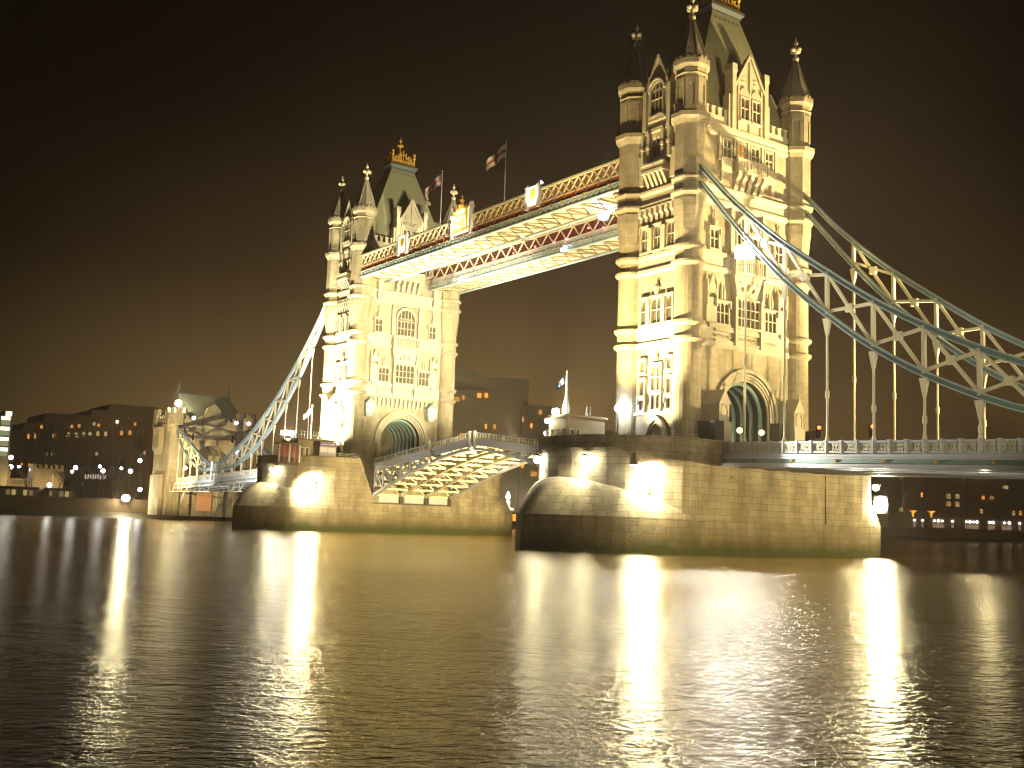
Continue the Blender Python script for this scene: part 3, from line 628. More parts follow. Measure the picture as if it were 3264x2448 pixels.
near['group'] = far['group'] = 'bridge towers'

# lamps inside the near arch
for y in (5.2, 8.6):
    pass

# ================================================================== PIERS
def pier_outline(n=16, r=10.65, yc=13.0):
    p = [(r*cos(a), yc + r*sin(a)) for a in [pi*i/n for i in range(n+1)]]
    return p + [(-x, -y) for x, y in p]
def cut_outline(n=14):
    R, c, yc = 16.45, 5.8, 13.0; t1 = math.acos(c/R)
    p = [(-c + R*cos(t1*i/n), yc + R*sin(t1*i/n)) for i in range(n+1)]
    e = p + [(-x, y) for x, y in p[-2::-1]]
    return e + [(-x, -y) for x, y in e]
def offs(pts, d):
    n = len(pts); o = []
    for i in range(n):
        a = Vector(pts[i-1]); b = Vector(pts[i]); c = Vector(pts[(i+1) % n])
        e = ((b-a).normalized() + (c-b).normalized()).normalized(); o.append((b.x + e.y*d, b.y - e.x*d))
    return o
def build_pier():
    t = thing('bridge_pier', 'granite river pier with a lamp-lit domed cutwater, carrying the nearer tower', 'pier')
    up = pier_outline()
    m = MB()
    # lower body with pointed ends; recess on both long sides for the road spans
    low = cut_outline()
    m.ext(low, -6.0, 3.8, 'z')
    obj('pier_base', m, M['granite'], t)
    m = MB(); r = 10.65
    # the upper body: straight flanks recessed between y -8 and 8
    R = [p for p in up]
    n = len(up)//2
    plan = up[:n] + [(-r, 8), (-r+0.13, 8), (-r+0.13, -8), (-r, -8)] + up[n:] + [(r, -8), (r-0.13, -8), (r-0.13, 8), (r, 8)]
    m.ext(plan, 3.7, 9.4, 'z')
    m.ext(up, 9.4, 10.7, 'z')
    obj('pier_body', m, M['granite'], t)
    # string course and parapet (open where the roads cross)
    m = MB(); m.ext(offs(up, 0.22), 10.55, 10.8, 'z'); m.ext(offs(up, 0.36), 10.8, 11.05, 'z'); obj('string_course', m, M['granite'], t)
    o1 = offs(up, 0.1); o2 = offs(up, -0.45); halves = {-1: MB(), 1: MB()}
    for i in range(len(up)):
        j = (i+1) % len(up)
        if abs(o1[i][1]) < 13.5 and abs(o1[j][1]) < 13.5 and abs(o1[i][1]-o1[j][1]) > 5:
            for lo, hi in ((-13.0, -8.6), (8.6, 13.0)):
                m = halves[1 if lo > 0 else -1]
                x1, x2 = sorted((o1[i][0], o2[i][0])); m.box(x1, x2, lo, hi, 11.0, 12.25); m.box(x1-0.06, x2+0.06, lo, hi, 12.25, 12.42)
            continue
        m = halves[1 if o1[i][1] + o1[j][1] > 0 else -1]
        m.ext([o1[i], o1[j], o2[j], o2[i]], 11.0, 12.25, 'z')
        q1 = offs(up, 0.18); q2 = offs(up, -0.52); m.ext([q1[i], q1[j], q2[j], q2[i]], 12.25, 12.42, 'z')
    for m in halves.values(): obj('parapet', m, M['granite'], t)
    m = MB(); m.ext(offs(up, -0.4), 11.04, 11.16, 'z'); obj('terrace', m, M['asphalt'], t)
    # cutwater domes
    for sg in (-1, 1):
        m = MB(); na, nb = 28, 9; vs = []; fs = []
        Rc, c, yc = 16.45, 5.8, 13.0; t1 = math.acos(c/Rc)
        def low_pt(u):
            q = abs(u); a = t1*(1-q); x = -c + Rc*cos(a); y = yc + Rc*sin(a); return (x if u > 0 else -x, y)
        for i in range(na+1):
            u = -1 + 2*i/na
            p0 = low_pt(u); a = pi/2 - u*pi/2; p1 = (10.6*cos(a), yc + 10.6*sin(a))
            h = 4.15*(1-abs(u)**1.7)
            for k in range(nb+1):
                s = k/nb; ww = s; hh = sin(s*pi/2)
                vs.append(((p0[0]*(1-ww)+p1[0]*ww), sg*(p0[1]*(1-ww)+p1[1]*ww), 3.8 + h*hh))
        for i in range(na):
            for k in range(nb): fs.append((i*(nb+1)+k, (i+1)*(nb+1)+k, (i+1)*(nb+1)+k+1, i*(nb+1)+k+1))
        m.add(vs, fs, True); obj('cutwater_cap', m, M['granite'], t)
    # offset ledge on the outer recess, drain shafts
    m = MB()
    for sg in (-1, 1): m.box(*sorted((sg*(r-0.3), sg*(r+0.05))), -7.9, 7.9, 8.35, 8.7)
    obj('recess_ledge', m, M['granite'], t)
    return t
pier = build_pier()
pier2 = dup(pier); pier2.location = (LX, 0, 0); pier2.rotation_euler = (0, 0, pi)
tag(pier2, 'granite river pier under the farther tower, the raised road span hinged on its right')
pier['group'] = pier2['group'] = 'bridge piers'
# bascule chamber panels on the far pier's inner face, streaks below
m = MB()
for y in (-4.9, 0.2, 5.2): m.box(LX+9.9, LX+10.7, y-1.9, y+1.9, 5.2, 6.4)
o = obj('bascule_panel', m, M['blue'], pier2); o.matrix_parent_inverse = Matrix(); 
# parent space of the far pier is turned half round
o.location = (0, 0, 0)
for v in o.data.vertices: v.co = Vector((-(v.co.x - LX), -v.co.y, v.co.z))
m = MB()
for y in (-2.35, 2.75, 7.4): m.box(-10.8, -9.9, -y-0.35, -y+0.35, 4.9, 6.7)
m.box(-10.7, -9.9, -7.9, 7.9, 4.9, 5.1)
obj('bascule_frame', m, M['iron'], pier2)

# ================================================================== SIDE-SPAN DECKS
def deck(sign, x0, name, label):
    """sign +1 runs towards +x from x0; -1 is the far one"""
    L = 77.0; sl = -0.028
    t = thing(name, label, 'bridge deck', (x0, 0, 11.05), 0 if sign > 0 else pi, 'side span decks')
    def strip(mb, y0, y1, z0, z1, xa=0.0, xb=L):
        mb.hexa([(xa, y0, z0+sl*xa), (xb, y0, z0+sl*xb), (xb, y1, z0+sl*xb), (xa, y1, z0+sl*xa)], [(xa, y0, z1+sl*xa), (xb, y0, z1+sl*xb), (xb, y1, z1+sl*xb), (xa, y1, z1+sl*xa)])
    m = MB(); strip(m, -9.0, 9.0, -0.35, 0.0); obj('roadway', m, M['asphalt'], t)
    for sg in (-1, 1):
        m = MB(); y = sg*9.35
        def ys(a, b): return sorted((sg*a, sg*b))
        strip(m, *ys(8.9, 9.48), -0.12, 0.0); strip(m, *ys(8.9, 9.75), -0.30, -0.12); strip(m, *ys(8.9, 9.66), -0.42, -0.30); strip(m, *ys(8.9, 9.8), -0.58, -0.42); strip(m, *ys(8.8, 9.7), -1.30, -1.05); strip(m, *ys(8.8, 9.8), -1.45, -1.30); m.cur = 1; strip(m, *ys(9.0, 9.35), -1.05, -0.58)
        obj('fascia_girder', m, [M['lilac'], M['teal']], t)
        m = MB(); strip(m, *ys(9.15, 9.5), 1.0, 1.2); strip(m, *ys(9.2, 9.45), 0.02, 0.2); obj('parapet_rail', m, M['lilac'], t)
        m = MB(); strip(m, *ys(9.22, 9.26), 0.2, 1.0); obj('parapet_panel', m, M['lilac'], t)
        pl = MB()
        n = int(L/1.81)
        for k in range(n):
            xa = k*1.81 + 0.12; xb = (k+1)*1.81 - 0.12; st = (xb-xa)/5
            for q in range(5):
                a, b = xa+q*st, xa+(q+1)*st; za, zb = sl*a, sl*b
                pl.bar((a, y, 0.2+za), (b, y, 1.0+zb), 0.05, 0.09); pl.bar((a, y, 1.0+za), (b, y, 0.2+zb), 0.05, 0.09)
        obj('lattice_panel', pl, M['cream'], t)
        pm = MB(); pm.box(-0.12, 0.12, -0.27, 0.27, -0.02, 1.25); pm.box(-0.17, 0.17, -0.3, 0.3, 1.15, 1.28); pme = pm.mesh('parapet_post', M['lilac'])
        gm = MB(); gm.box(-0.14, 0.14, -0.12, 0.12, -0.12, 0.12); gm.ball((0, 0.14*sg, 0), 0.13, 6, 4); gme = gm.mesh('gilt_boss', M['gold'])
        for k in range(n+1):
            x = 1.3 + k*1.81 - 1.81*0
            if x > L-0.5: break
            if sg < 0 or k % 3 == 0: link('parapet_post', pme, t, (x, y, sl*x))
            if k % 3 == 1: link('gilt_boss', gme, t, (x+1.2, sg*9.45, -0.82+sl*x))
    m = MB()
    for y in (-6, -2, 2, 6): strip(m, y-0.25, y+0.25, -1.5, -0.35)
    for k in range(14): x = 3+k*5.43; m.box(x-0.2, x+0.2, -8.9, 8.9, -1.35+sl*x, -0.4+sl*x)
    obj('floor_beam', m, M['lilac'], t)
    return t
deck(1, 10.65, 'bridge_deck', 'side span deck with pale lattice parapet, running off to the right from the nearer pier')
deck(-1, LX-10.65, 'bridge_deck', 'side span deck between the farther pier and the gatehouse on the left bank')

# ================================================================== SUSPENSION CHAINS
UP = [(5.5, 45.2), (6.9, 44.2), (10.7, 40.2), (14.7, 36.5), (18.8, 33.1), (24.8, 28.8), (30.1, 25.2), (35.5, 22.1), (40.9, 19.4), (46.2, 17.2), (51.6, 15.3), (57.0, 13.7), (62.0, 12.6)]
LO = [(5.5, 43.4), (7.1, 42.0), (11.4, 37.1), (14.5, 33.7), (19.2, 29.0), (24.8, 24.4), (30.1, 20.6), (35.5, 17.6), (40.9, 15.2), (46.2, 13.4), (51.6, 12.3), (57.0, 11.9), (62.0, 12.1)]
UP2 = [(63.2, 12.6), (68, 13.9), (73, 15.6), (78, 17.6), (83, 19.7), (88, 22.0), (90.6, 23.4)]
LO2 = [(63.2, 12.1), (68, 11.7), (73, 12.5), (78, 14.2), (83, 16.7), (88, 20.0), (90.6, 22.6)]
def interp(T, x):
    # cubic (Catmull-Rom) through the table
    for i in range(len(T)-1):
        if x <= T[i+1][0] or i == len(T)-2:
            x0, y0 = T[i]; x1, y1 = T[i+1]; h = x1-x0; u = (x-x0)/h
            m0 = (T[i+1][1]-T[i-1][1])/(T[i+1][0]-T[i-1][0]) if i > 0 else (y1-y0)/h
            m1 = (T[i+2][1]-y0)/(T[i+2][0]-x0) if i+2 < len(T) else (y1-y0)/h
            return (2*u**3-3*u*u+1)*y0 + (u**3-2*u*u+u)*h*m0 + (-2*u**3+3*u*u)*y1 + (u**3-u*u)*h*m1
def chain(sign, y, U, Lw, hang, label, deckz, long_=True):
    x0 = 0 if sign > 0 else LX
    t = thing('suspension_chain', label, 'suspension chain', (x0, y, 0), 0 if sign > 0 else pi, 'suspension chains')
    xa, xb = U[0][0], U[-1][0]; N = 34; xs = [xa+(xb-xa)*i/N for i in range(N+1)]
    for nm, T in (('upper_chord', U), ('lower_chord', Lw)):
        P = [(x, 0, interp(T, x)) for x in xs]
        m = MB(); m.sweep(P, 0.30, 0.46)
        nrm = []
        up = [(x, 0, z+0.27) for x, _, z in P]; dn = [(x, 0, z-0.27) for x, _, z in P]
        m.cur = 1; m.sweep(up, 0.62, 0.11); m.sweep(dn, 0.62, 0.11)
        obj(nm, m, [M['teal'], M['blue']], t)
    m = MB(); g = MB()
    for i in range(len(hang)):
        x = hang[i]; zu, zl = interp(U, x), interp(Lw, x)
        if zu - zl > 1.0: m.bar((x, 0, zl), (x, 0, zu), 0.34, 0.36)
        if i+1 < len(hang):
            x2 = hang[i+1]; zu2, zl2 = interp(U, x2), interp(Lw, x2)
            if zu-zl > 0.9 or zu2-zl2 > 0.9:
                m.bar((x+0.1, 0, zu-0.3), (x2-0.1, 0, zl2+0.3), 0.28, 0.3); m.bar((x+0.1, 0, zl+0.3), (x2-0.1, 0, zu2-0.3), 0.28, 0.3)
                m.box((x+x2)/2-0.4, (x+x2)/2+0.4, -0.21, 0.21, (zu+zl+zu2+zl2)/4-0.4, (zu+zl+zu2+zl2)/4+0.4)
    obj('lattice_bracing', m, M['cream'], t)
    for x in hang:
        zl = interp(Lw, x)
        if zl-0.5 < deckz(x)+1.6: continue
        h = MB(); h.rod((x, 0, deckz(x)), (x, 0, zl-1.2), 0.13, 8); h.hexa([(x-0.12, -0.14, zl-2.1), (x+0.12, -0.14, zl-2.1), (x+0.12, 0.14, zl-2.1), (x-0.12, 0.14, zl-2.1)], [(x-0.45, -0.2, zl-0.4), (x+0.45, -0.2, zl-0.4), (x+0.45, 0.2, zl-0.4), (x-0.45, 0.2, zl-0.4)])
        zm = deckz(x)+0.42*(zl-deckz(x)); h.rod((x, 0, zm-0.35), (x, 0, zm+0.35), 0.22, 8); h.rod((x, 0, deckz(x)), (x, 0, deckz(x)+1.6), 0.2, 8)
        obj('hanger_rod', h, M['cream'], t)
    if long_:
        m = MB(); m.box(62.0, 63.2, -0.5, 0.5, 11.6, 13.6); m.box(62.2, 63.0, -0.6, 0.6, 9.0, 11.6)
        obj('link_post', m, M['white'], t)
    return t
dz = lambda x: 11.05 - 0.028*(x-10.65)
H1 = [8.2+5.43*k for k in range(10)]
H1w = [13.75+5.43*k for k in range(9)]
HS = [68.2, 73.3, 78.2, 83.0, 87.2]
chain(1, -9.26, UP, LO, H1w, 'green-blue suspension chain on the river side, descending to the right from the nearer tower', dz)
chain(1, 9.26, UP, LO, H1w, 'green-blue suspension chain behind the river-side one, right of the nearer tower', dz)
chain(-1, -9.26, UP, LO, H1w, 'brightly lit suspension chain sloping down left of the farther tower, on the river side', dz)
chain(-1, 9.26, UP, LO, H1w, 'suspension chain on the hidden side of the left span, glimpsed behind the bright one', dz)
chain(-1, -9.26, UP2, LO2, HS, 'short curved chain rising from the low point to the left bank gatehouse, river side', dz, False)
chain(-1, 9.26, UP2, LO2, HS, 'short curved chain behind the river-side one in front of the gatehouse', dz, False)

# ================================================================== HIGH WALKWAYS
def walkway(sy, label, north=False):
    """sy = -1 river side, +1 hidden side; y runs from 4.7 to 10.1"""
    t = thing('high_walkway', label, 'walkway', (0, 0, 0), 0, 'high level walkways')
    x0, x1 = LX+5.3, -5.3
    def Y(a, b): return sorted((sy*a, sy*b))
    m = MB(); m.box(x0, x1, *Y(4.95, 9.9), 44.75, 44.95)
    n = 22; st = (x1-x0)/n
    obj('soffit', m, M['cream'], t); m = MB()
    for k in range(n+1): m.box(x0+k*st-0.13, x0+k*st+0.13, *Y(4.95, 9.9), 44.5, 44.75)
    for k in range(n):
        a = x0+k*st
        for f in (0.33, 0.66): m.bar((a, sy*5.2, 44.70), (a+st, sy*9.7, 44.70), 0.12, 0.1); m.bar((a, sy*9.7, 44.71), (a+st, sy*5.2, 44.71), 0.12, 0.1)
    obj('soffit_bracing', m, M['bracing'], t)
    for y in (4.75, 10.05):
        m = MB(); yo = y
        a, b = (y-0.12, y+0.18) if y > 7 else (y-0.18, y+0.12)
        m.box(x0, x1, *Y(a, b), 44.55, 45.45); m.box(x0, x1, *Y(a-0.18, b+0.18), 44.45, 44.62); m.box(x0, x1, *Y(a-0.1, b+0.1), 45.4, 45.55)
        for k in range(60):
            x = x0+0.6+k*1.19; e = (b, b+0.1) if y > 7 else (a-0.1, a); m.box(x-0.35, x+0.35, *Y(*e), 44.8, 45.2)
        obj('edge_girder', m, M['blue'], t)
        m = MB(); m.box(x0, x1, *Y(y-0.1, y+0.1), 45.55, 46.35)
        for k in range(31):
            x = x0+0.5+k*2.35; e = (y+0.1, y+0.2) if y > 7 else (y-0.2, y-0.1); m.box(x-0.07, x+0.07, *Y(*e), 45.55, 46.4)
        obj('side_panel', m, M['redp'] if (y > 7 and sy < 0) else M['lilac'], t)
        # gilt studs
        e = (b+0.06, b+0.22) if y > 7 else (a-0.22, a-0.06); lo, hi = Y(*e)
        m = MB(); m.box(-0.13, 0.13, lo, hi, 45.36, 45.62); gm = m.mesh('gilt_stud', M['gold'])
        for k in range(30): link('gilt_stud', gm, t, (x0+1.2+k*2.4, 0, 0))
        # lattice side: doubled X bracing between top and bottom rail
        m = MB(); m.box(x0, x1, *Y(y-0.14, y+0.14), 46.35, 46.5); m.box(x0, x1, *Y(y-0.2, y+0.2), 48.25, 48.5)
        n2 = 44; s2 = (x1-x0)/n2
        for k in range(n2):
            a2 = x0+k*s2
            (m.bar((a2, sy*y, 46.45), (a2+s2, sy*y, 48.3), 0.16, 0.2) if y > 7 or k % 2 else None); (m.bar((a2, sy*(y+0.01), 48.3), (a2+s2, sy*(y+0.01), 46.45), 0.16, 0.2) if y > 7 or k % 2 == 0 else None)
        obj('lattice_side', m, M['cream'], t)
    m = MB(); m.box(x0, x1, *Y(4.5, 10.3), 48.5, 48.62); m.ext([(sy*4.8, 48.62), (sy*7.4, 49.1), (sy*10.0, 48.62)], x0, x1, 'x')
    obj('roof', m, M['lead'], t)
    # glazed inner lining
    m = MB(); m.box(x0, x1, *Y(5.15, 5.2), 46.4, 48.3); m.box(x0, x1, *Y(9.6, 9.65), 46.4, 48.3)
    obj('glazing', m, M['dark'] if sy < 0 else M['magenta'], t)
    m = MB(); m.box(x0, x1, *Y(4.95, 9.9), 46.2, 46.3); obj('floor', m, M['dark'], t)
    return t
ww = walkway(-1, 'high level walkway on the river side, with a gilt coat of arms and lit crests')
we = walkway(1, 'high level walkway behind, with red lights along its lattice side')
# amber lit lining behind the river-side lattice
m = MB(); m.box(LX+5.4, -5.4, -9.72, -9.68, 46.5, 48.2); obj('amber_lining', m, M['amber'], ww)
# red lights of the hidden walkway
m = MB(); m.ball((0, 0, 0), 0.16, 8, 5); rl = m.mesh('red_light', M['redspark'])
for x in (-13, -17.5, -22, -27, -30.5, -36, -39, -44, -50, -56, -61): tag(link('red_light', rl, None, (x, 4.45, 46.7+0.25*((x*7) % 3-1))), 'small red light fixed along the lattice of the rear walkway', 'light', 'red lights on the rear walkway')
def bulkhead(loc, label, r=0.28, lens='lens', group='bracket lamps on the piers'):
    t = thing('bracket_lamp', label, 'lamp', loc, 0, group)
    m = MB(); m.lathe([(0.05, r*1.5), (r*1.2, r*0.9), (r*1.15, r*0.75)], 10); obj('shade', m, M['iron'], t)
    m = MB(); m.ball((0, 0, 0), r, 10, 6); obj('bulb', m, M[lens], t)
    return t
# crests on the river side
def crest(x, w, z0, z1, name, label, arms=False):
    t = thing(name, label, 'crest', (x, -10.3, z0))
    h = z1-z0
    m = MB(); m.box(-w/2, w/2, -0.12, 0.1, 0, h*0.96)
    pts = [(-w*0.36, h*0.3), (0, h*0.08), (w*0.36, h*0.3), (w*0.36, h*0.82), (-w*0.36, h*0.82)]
    obj('panel', m, M['crest'], t)  # panel emits by itself, in place of floodlight falling on it
    m = MB()
    for sg in (-1, 1):
        m = MB(); m.box(sg*(w/2+0.28)-0.26, sg*(w/2+0.28)+0.26, -0.3, 0.3, -0.6, h*(1.0 if not arms else 1.05)); m.ball((sg*(w/2+0.28), 0, h*1.05), 0.42 if arms else 0.22, 8, 5); m.box(sg*(w/2+0.28)-0.34, sg*(w/2+0.28)+0.34, -0.38, 0.38, h*0.9, h*0.97)
        obj('pillar', m, M['lilac'], t)
    m = MB()
    if arms:
        m.ext([(x_*0.55, 0.25+z_*0.62) for x_, z_ in pts], -0.3, -0.12)
        for k in range(14): m.ring((-w*0.42+k*w*0.065, h*(0.10+0.05*(k % 2))), 0.1, 0.2, -0.3, -0.12, 0, 2*pi, 8)
        for k in range(6): m.ring((-w*0.38+k*w*0.15, h*0.72), 0.13, 0.24, -0.3, -0.12, 0, 2*pi, 8)
        for sg in (-1, 1):
            m.rod((sg*w*0.40, -0.3, h*0.1), (sg*w*0.38, -0.3, h*0.8), 0.16, 6, 0.3); m.ball((sg*w*0.37, -0.3, h*0.88), 0.3, 8, 5)
            m.rod((sg*w*0.36, -0.3, h*0.6), (sg*w*0.22, -0.3, h*0.75), 0.1, 6)
        m.lathe([(0.5, h*0.95), (0.62, h*1.08), (0.2, h*1.12), (0.34, h*1.22), (0.4, h*1.3), (0.12, h*1.33), (0.16, h*1.42), (0.03, h*1.5)], 8, 0, (0, -0.1))
        for k in range(9): m.bar((-w*0.42+k*w*0.105, -0.2, h*0.9), (-w*0.42+k*w*0.105, -0.2, h*(1.0 + 0.05*(k % 2))), 0.12)
    else:
        m.ext([(-w*0.28, h*0.45), (0, h*0.2), (w*0.28, h*0.45), (w*0.28, h*0.8), (-w*0.28, h*0.8)], -0.22, -0.12)
    obj('gilt_arms', m, M['gold'], t)
    return t
crest(-42.9, 4.6, 46.0, 50.0, 'coat_of_arms', 'floodlit gilt coat of arms with a crown, at the middle of the river-side walkway', True)
for z_, n_ in ((47.4, 'lower'), (48.6, 'upper')): bulkhead((-44.6, -10.95, z_), n_ + ' of two small glaring lamps on the left half of the gilt coat of arms', 0.24, 'lens', 'lamps on the coat of arms')
crest(-60.9, 2.1, 46.5, 49.2, 'walkway_crest', 'white lit crest panel on the walkway, near the farther tower')
crest(-24.6, 2.1, 46.5, 49.2, 'walkway_crest', 'white lit crest panel on the walkway, between flagpole and nearer tower')
# stay cable from the walkway roof to the near tower
m = MB(); m.rod((-20.5, -7.4, 49.1), (-5.2, -6.5, 53.0), 0.06); m.rod((-20.5, -7.0, 49.1), (-5.2, -6.1, 52.8), 0.06)
obj('stay_cable', m, M['lead'], ww)

# ================================================================== BASCULES (both leaves slightly raised)
def leaf(x_h, sg, label):
    """x_h hinge end, sg = direction in x towards mid river"""
    L = 29.9; ang = 0.1090
    t = thing('bascule_leaf', label, 'bascule leaf', (x_h, 0, 11.35), 0 if sg > 0 else pi, 'bascule leaves')
    tip = L*ang
    zt = lambda x: ang*x
    def zb(x):        # curved bottom chord
        u = x/L; return -5.0 + (tip + 5.0 - 1.35)*(1-(1-u)**1.45)
    NS = 10
    m = MB(); m.hexa([(0, -7.9, -0.35), (L, -7.9, zt(L)-0.35), (L, 7.9, zt(L)-0.35), (0, 7.9, -0.35)], [(0, -7.9, 0), (L, -7.9, zt(L)), (L, 7.9, zt(L)), (0, 7.9, 0)])
    obj('roadway', m, M['asphalt'], t)
    for y in (-7.7, -2.55, 2.55, 7.7):
        m = MB(); xs = [L*i/NS for i in range(NS+1)]
        m.sweep([(x, y, zt(x)-0.55) for x in xs], 0.5, 0.55); m.sweep([(x, y, zb(x)) for x in xs], 0.6, 0.4)
        for i in range(NS):
            a, b = xs[i], xs[i+1]
            if zt(a)-zb(a) > 1.6: m.bar((a+0.15, y, zb(a)), (a+0.15, y, zt(a)-0.5), 0.35, 0.5)
            if zt(b)-zb(b) > 1.5: m.bar((a+0.2, y, zt(a)-0.6), (b, y, zb(b)+0.1), 0.3, 0.3)
        obj('main_girder', m, M['lilac'] if abs(y) > 5 else M['cream'], t)
    m = MB()
    for i in range(NS+1):
        x = L*i/NS
        m.bar((x, -7.7, zt(x)-0.7), (x, 7.7, zt(x)-0.7), 0.35, 0.6)
        if zt(x)-zb(x) > 1.4: m.bar((x, -7.7, zb(x)+0.1), (x, 7.7, zb(x)+0.1), 0.3, 0.35)
        if zt(x)-zb(x) > 2.2:
            for y0, y1 in ((-7.7, -2.55), (-2.55, 2.55), (2.55, 7.7)):
                m.bar((x, y0, zb(x)+0.1), (x, y1, zt(x)-0.7), 0.18, 0.2); m.bar((x, y1, zb(x)+0.1), (x, y0, zt(x)-0.7), 0.18, 0.2)
    obj('cross_frame', m, M['cream'], t)
    for y in (-8.0, 8.0):
        m = MB(); n = 42
        for k in range(n+1):
            x = L*k/n; m.bar((x, y, zt(x)), (x, y, zt(x)+1.0), 0.1, 0.07)
            if k < n: m.bar((x, y, zt(x)+0.15), (x+L/n, y, zt(x+L/n)+0.9), 0.05, 0.05)
        for q in range(9): x = L*q/8; m.bar((x, y, zt(x)-0.2), (x, y, zt(x)+1.15), 0.16, 0.2)
        obj('railing', m, M['cream'], t)
        m = MB(); m.sweep([(0, y, 1.05), (L, y, zt(L)+1.05)], 0.16, 0.14); m.sweep([(0, y, 0.0), (L, y, zt(L))], 0.3, 0.55); obj('railing_beam', m, M['lilac'], t)
    m = MB(); m.bar((L-0.15, -8.1, zt(L)-1.4), (L-0.15, -8.1, zt(L)+1.3), 0.3, 0.5); m.bar((L-0.15, 8.1, zt(L)-1.4), (L-0.15, 8.1, zt(L)+1.3), 0.3, 0.5); m.bar((L*0.62, -8.25, zt(L*0.62)-2.0), (L*0.62, -8.25, zt(L*0.62)+1.5), 0.3, 0.3)
    obj('end_post', m, M['white'], t)
    return t
leaf(LX+10.65, 1, 'raised half of the lifting road span hinged on the farther pier, girders lit from below')
leaf(-10.65, -1, 'raised half of the lifting road span hinged on the nearer pier, mostly hidden by it')

exec_later = []
# ================================================================== FIXTURES ON THE PIERS
def floodlight(loc, rz, label, w=0.9, h=0.7, lens='lens_big', tilt=0.0, group='floodlights on the bridge'):
    t = thing('floodlight', label, 'floodlight', loc, rz, group)
    m = MB(); m.hexa([(-w/2, 0.0, -h/2), (w/2, 0.0, -h/2), (w/2, 0.0, h/2), (-w/2, 0.0, h/2)], [(-w*0.36, 0.5, -h*0.36), (w*0.36, 0.5, -h*0.36), (w*0.36, 0.5, h*0.36), (-w*0.36, 0.5, h*0.36)])
    m.bar((-w/2-0.05, 0.2, 0), (-w/2-0.05, 0.2, -h*0.9), 0.06); m.bar((w/2+0.05, 0.2, 0), (w/2+0.05, 0.2, -h*0.9), 0.06); m.bar((-w/2-0.05, 0.2, -h*0.9), (w/2+0.05, 0.2, -h*0.9), 0.06)
    obj('housing', m, M['iron'], t)
    m = MB(); vs = [(w*0.46*cos(2*pi*k/20), -0.12 + 0.1*q, h*0.46*sin(2*pi*k/20)) for q in (0, 1) for k in range(20)]; m.add(vs + [(0, -0.3, 0)], [(k, (k+1) % 20, 20+(k+1) % 20, 20+k) for k in range(20)] + [(40, k, (k+1) % 20) for k in range(20)]); obj('lens', m, M[lens], t)
    return t
CX, CY = 94.1, -96.6
def facing(x, y, dx=0, dy=0): return atan2(CY+dy-y, CX+dx-x) + pi/2     # local -y towards the south-west bank
# near pier
floodlight((9.2, 20.4, 6.5), facing(9.2, 20.4), 'glaring floodlight at the right end of the nearer pier', 1.7, 2.2, 'lens_big')
floodlight((8.5, -19.1, 7.6), facing(8.5, -19.1, -30, 0), 'dazzling round lamp set into the side wall of the nearer pier, right of the dome', 1.7, 2.6, 'lens_big')
bulkhead((9.0, 19.7, 8.6), 'small round lamp just above the floodlight at the right end of the nearer pier', 0.4)
bulkhead((4.5, -23.6, 9.7), 'bracket lamp on the nearer pier over the crown of its cutwater dome', 0.4)
bulkhead((-4.3, -23.3, 9.9), 'bracket lamp at the left edge of the nearer pier, beside the lifting span', 0.45)
spot('lamp_fill_beam', (4.7, -24.0, 9.4), (2.6, -25.4, 6.5), 2600, 130, PALE, r=0.15)
spot('lamp_fill_beam', (-4.5, -23.8, 9.6), (-4.6, -23.0, 6), 1800, 120, PALE, r=0.15)
spot('lamp_fill_beam', (9.75, -20.3, 9.5), (9.4, -17.8, 6.2), 20000, 120, PALE, r=0.25)
spot('lamp_fill_beam', (10.0, 22.0, 7.0), (8.0, 20.0, 5.0), 3000, 120, PALE, r=0.3)
t = thing('floodlight', 'brown-backed floodlight under the parapet of the nearer pier, glaring onto the wall beside it', 'floodlight', (9.25, -20.75, 9.75), radians(200), 'floodlights on the bridge')
m = MB(); m.hexa([(-0.38, -0.4, -0.6), (0.38, -0.4, -0.6), (0.38, 0.4, -0.6), (-0.38, 0.4, -0.6)], [(-0.28, -0.3, 0.6), (0.28, -0.3, 0.6), (0.28, 0.4, 0.6), (-0.28, 0.4, 0.6)]); m.box(-0.1, 0.1, -1.0, -0.3, 0.3, 0.5); obj('housing', m, M['hutdark'], t)
m = MB(); m.box(-0.34, 0.34, -0.35, 0.35, -0.66, -0.6); obj('lens', m, M['lens'], t)
# far pier
floodlight((LX+9.05, -18.9, 7.4), facing(LX+9.05, -18.9, -30, 0), 'glaring floodlight low on the side of the farther pier', 1.9, 1.9, 'lens_big')
bulkhead((LX+4.4, -23.6, 9.9), 'bracket lamp over the dome of the farther pier', 0.4)
spot('lamp_fill_beam', (LX+4.6, -24.0, 9.6), (LX+3.4, -25.4, 6.6), 2600, 130, PALE, r=0.15)
spot('lamp_fill_beam', (LX+10.4, -21.0, 8.3), (LX+9.0, -18.6, 6.6), 12000, 130, PALE, r=0.3)
spot('lamp_fill_beam', (LX+2, 25, 9.4), (LX+1.5, 26.0, 6.5), 1500, 130, PALE, r=0.15)
# big floodlight hung on the chain
floodlight((14.2, -9.95, 32.7), facing(14.2, -9.95), 'dazzling floodlight hung on the river-side chain in front of the nearer tower', 2.2, 1.5, 'lens_chain')
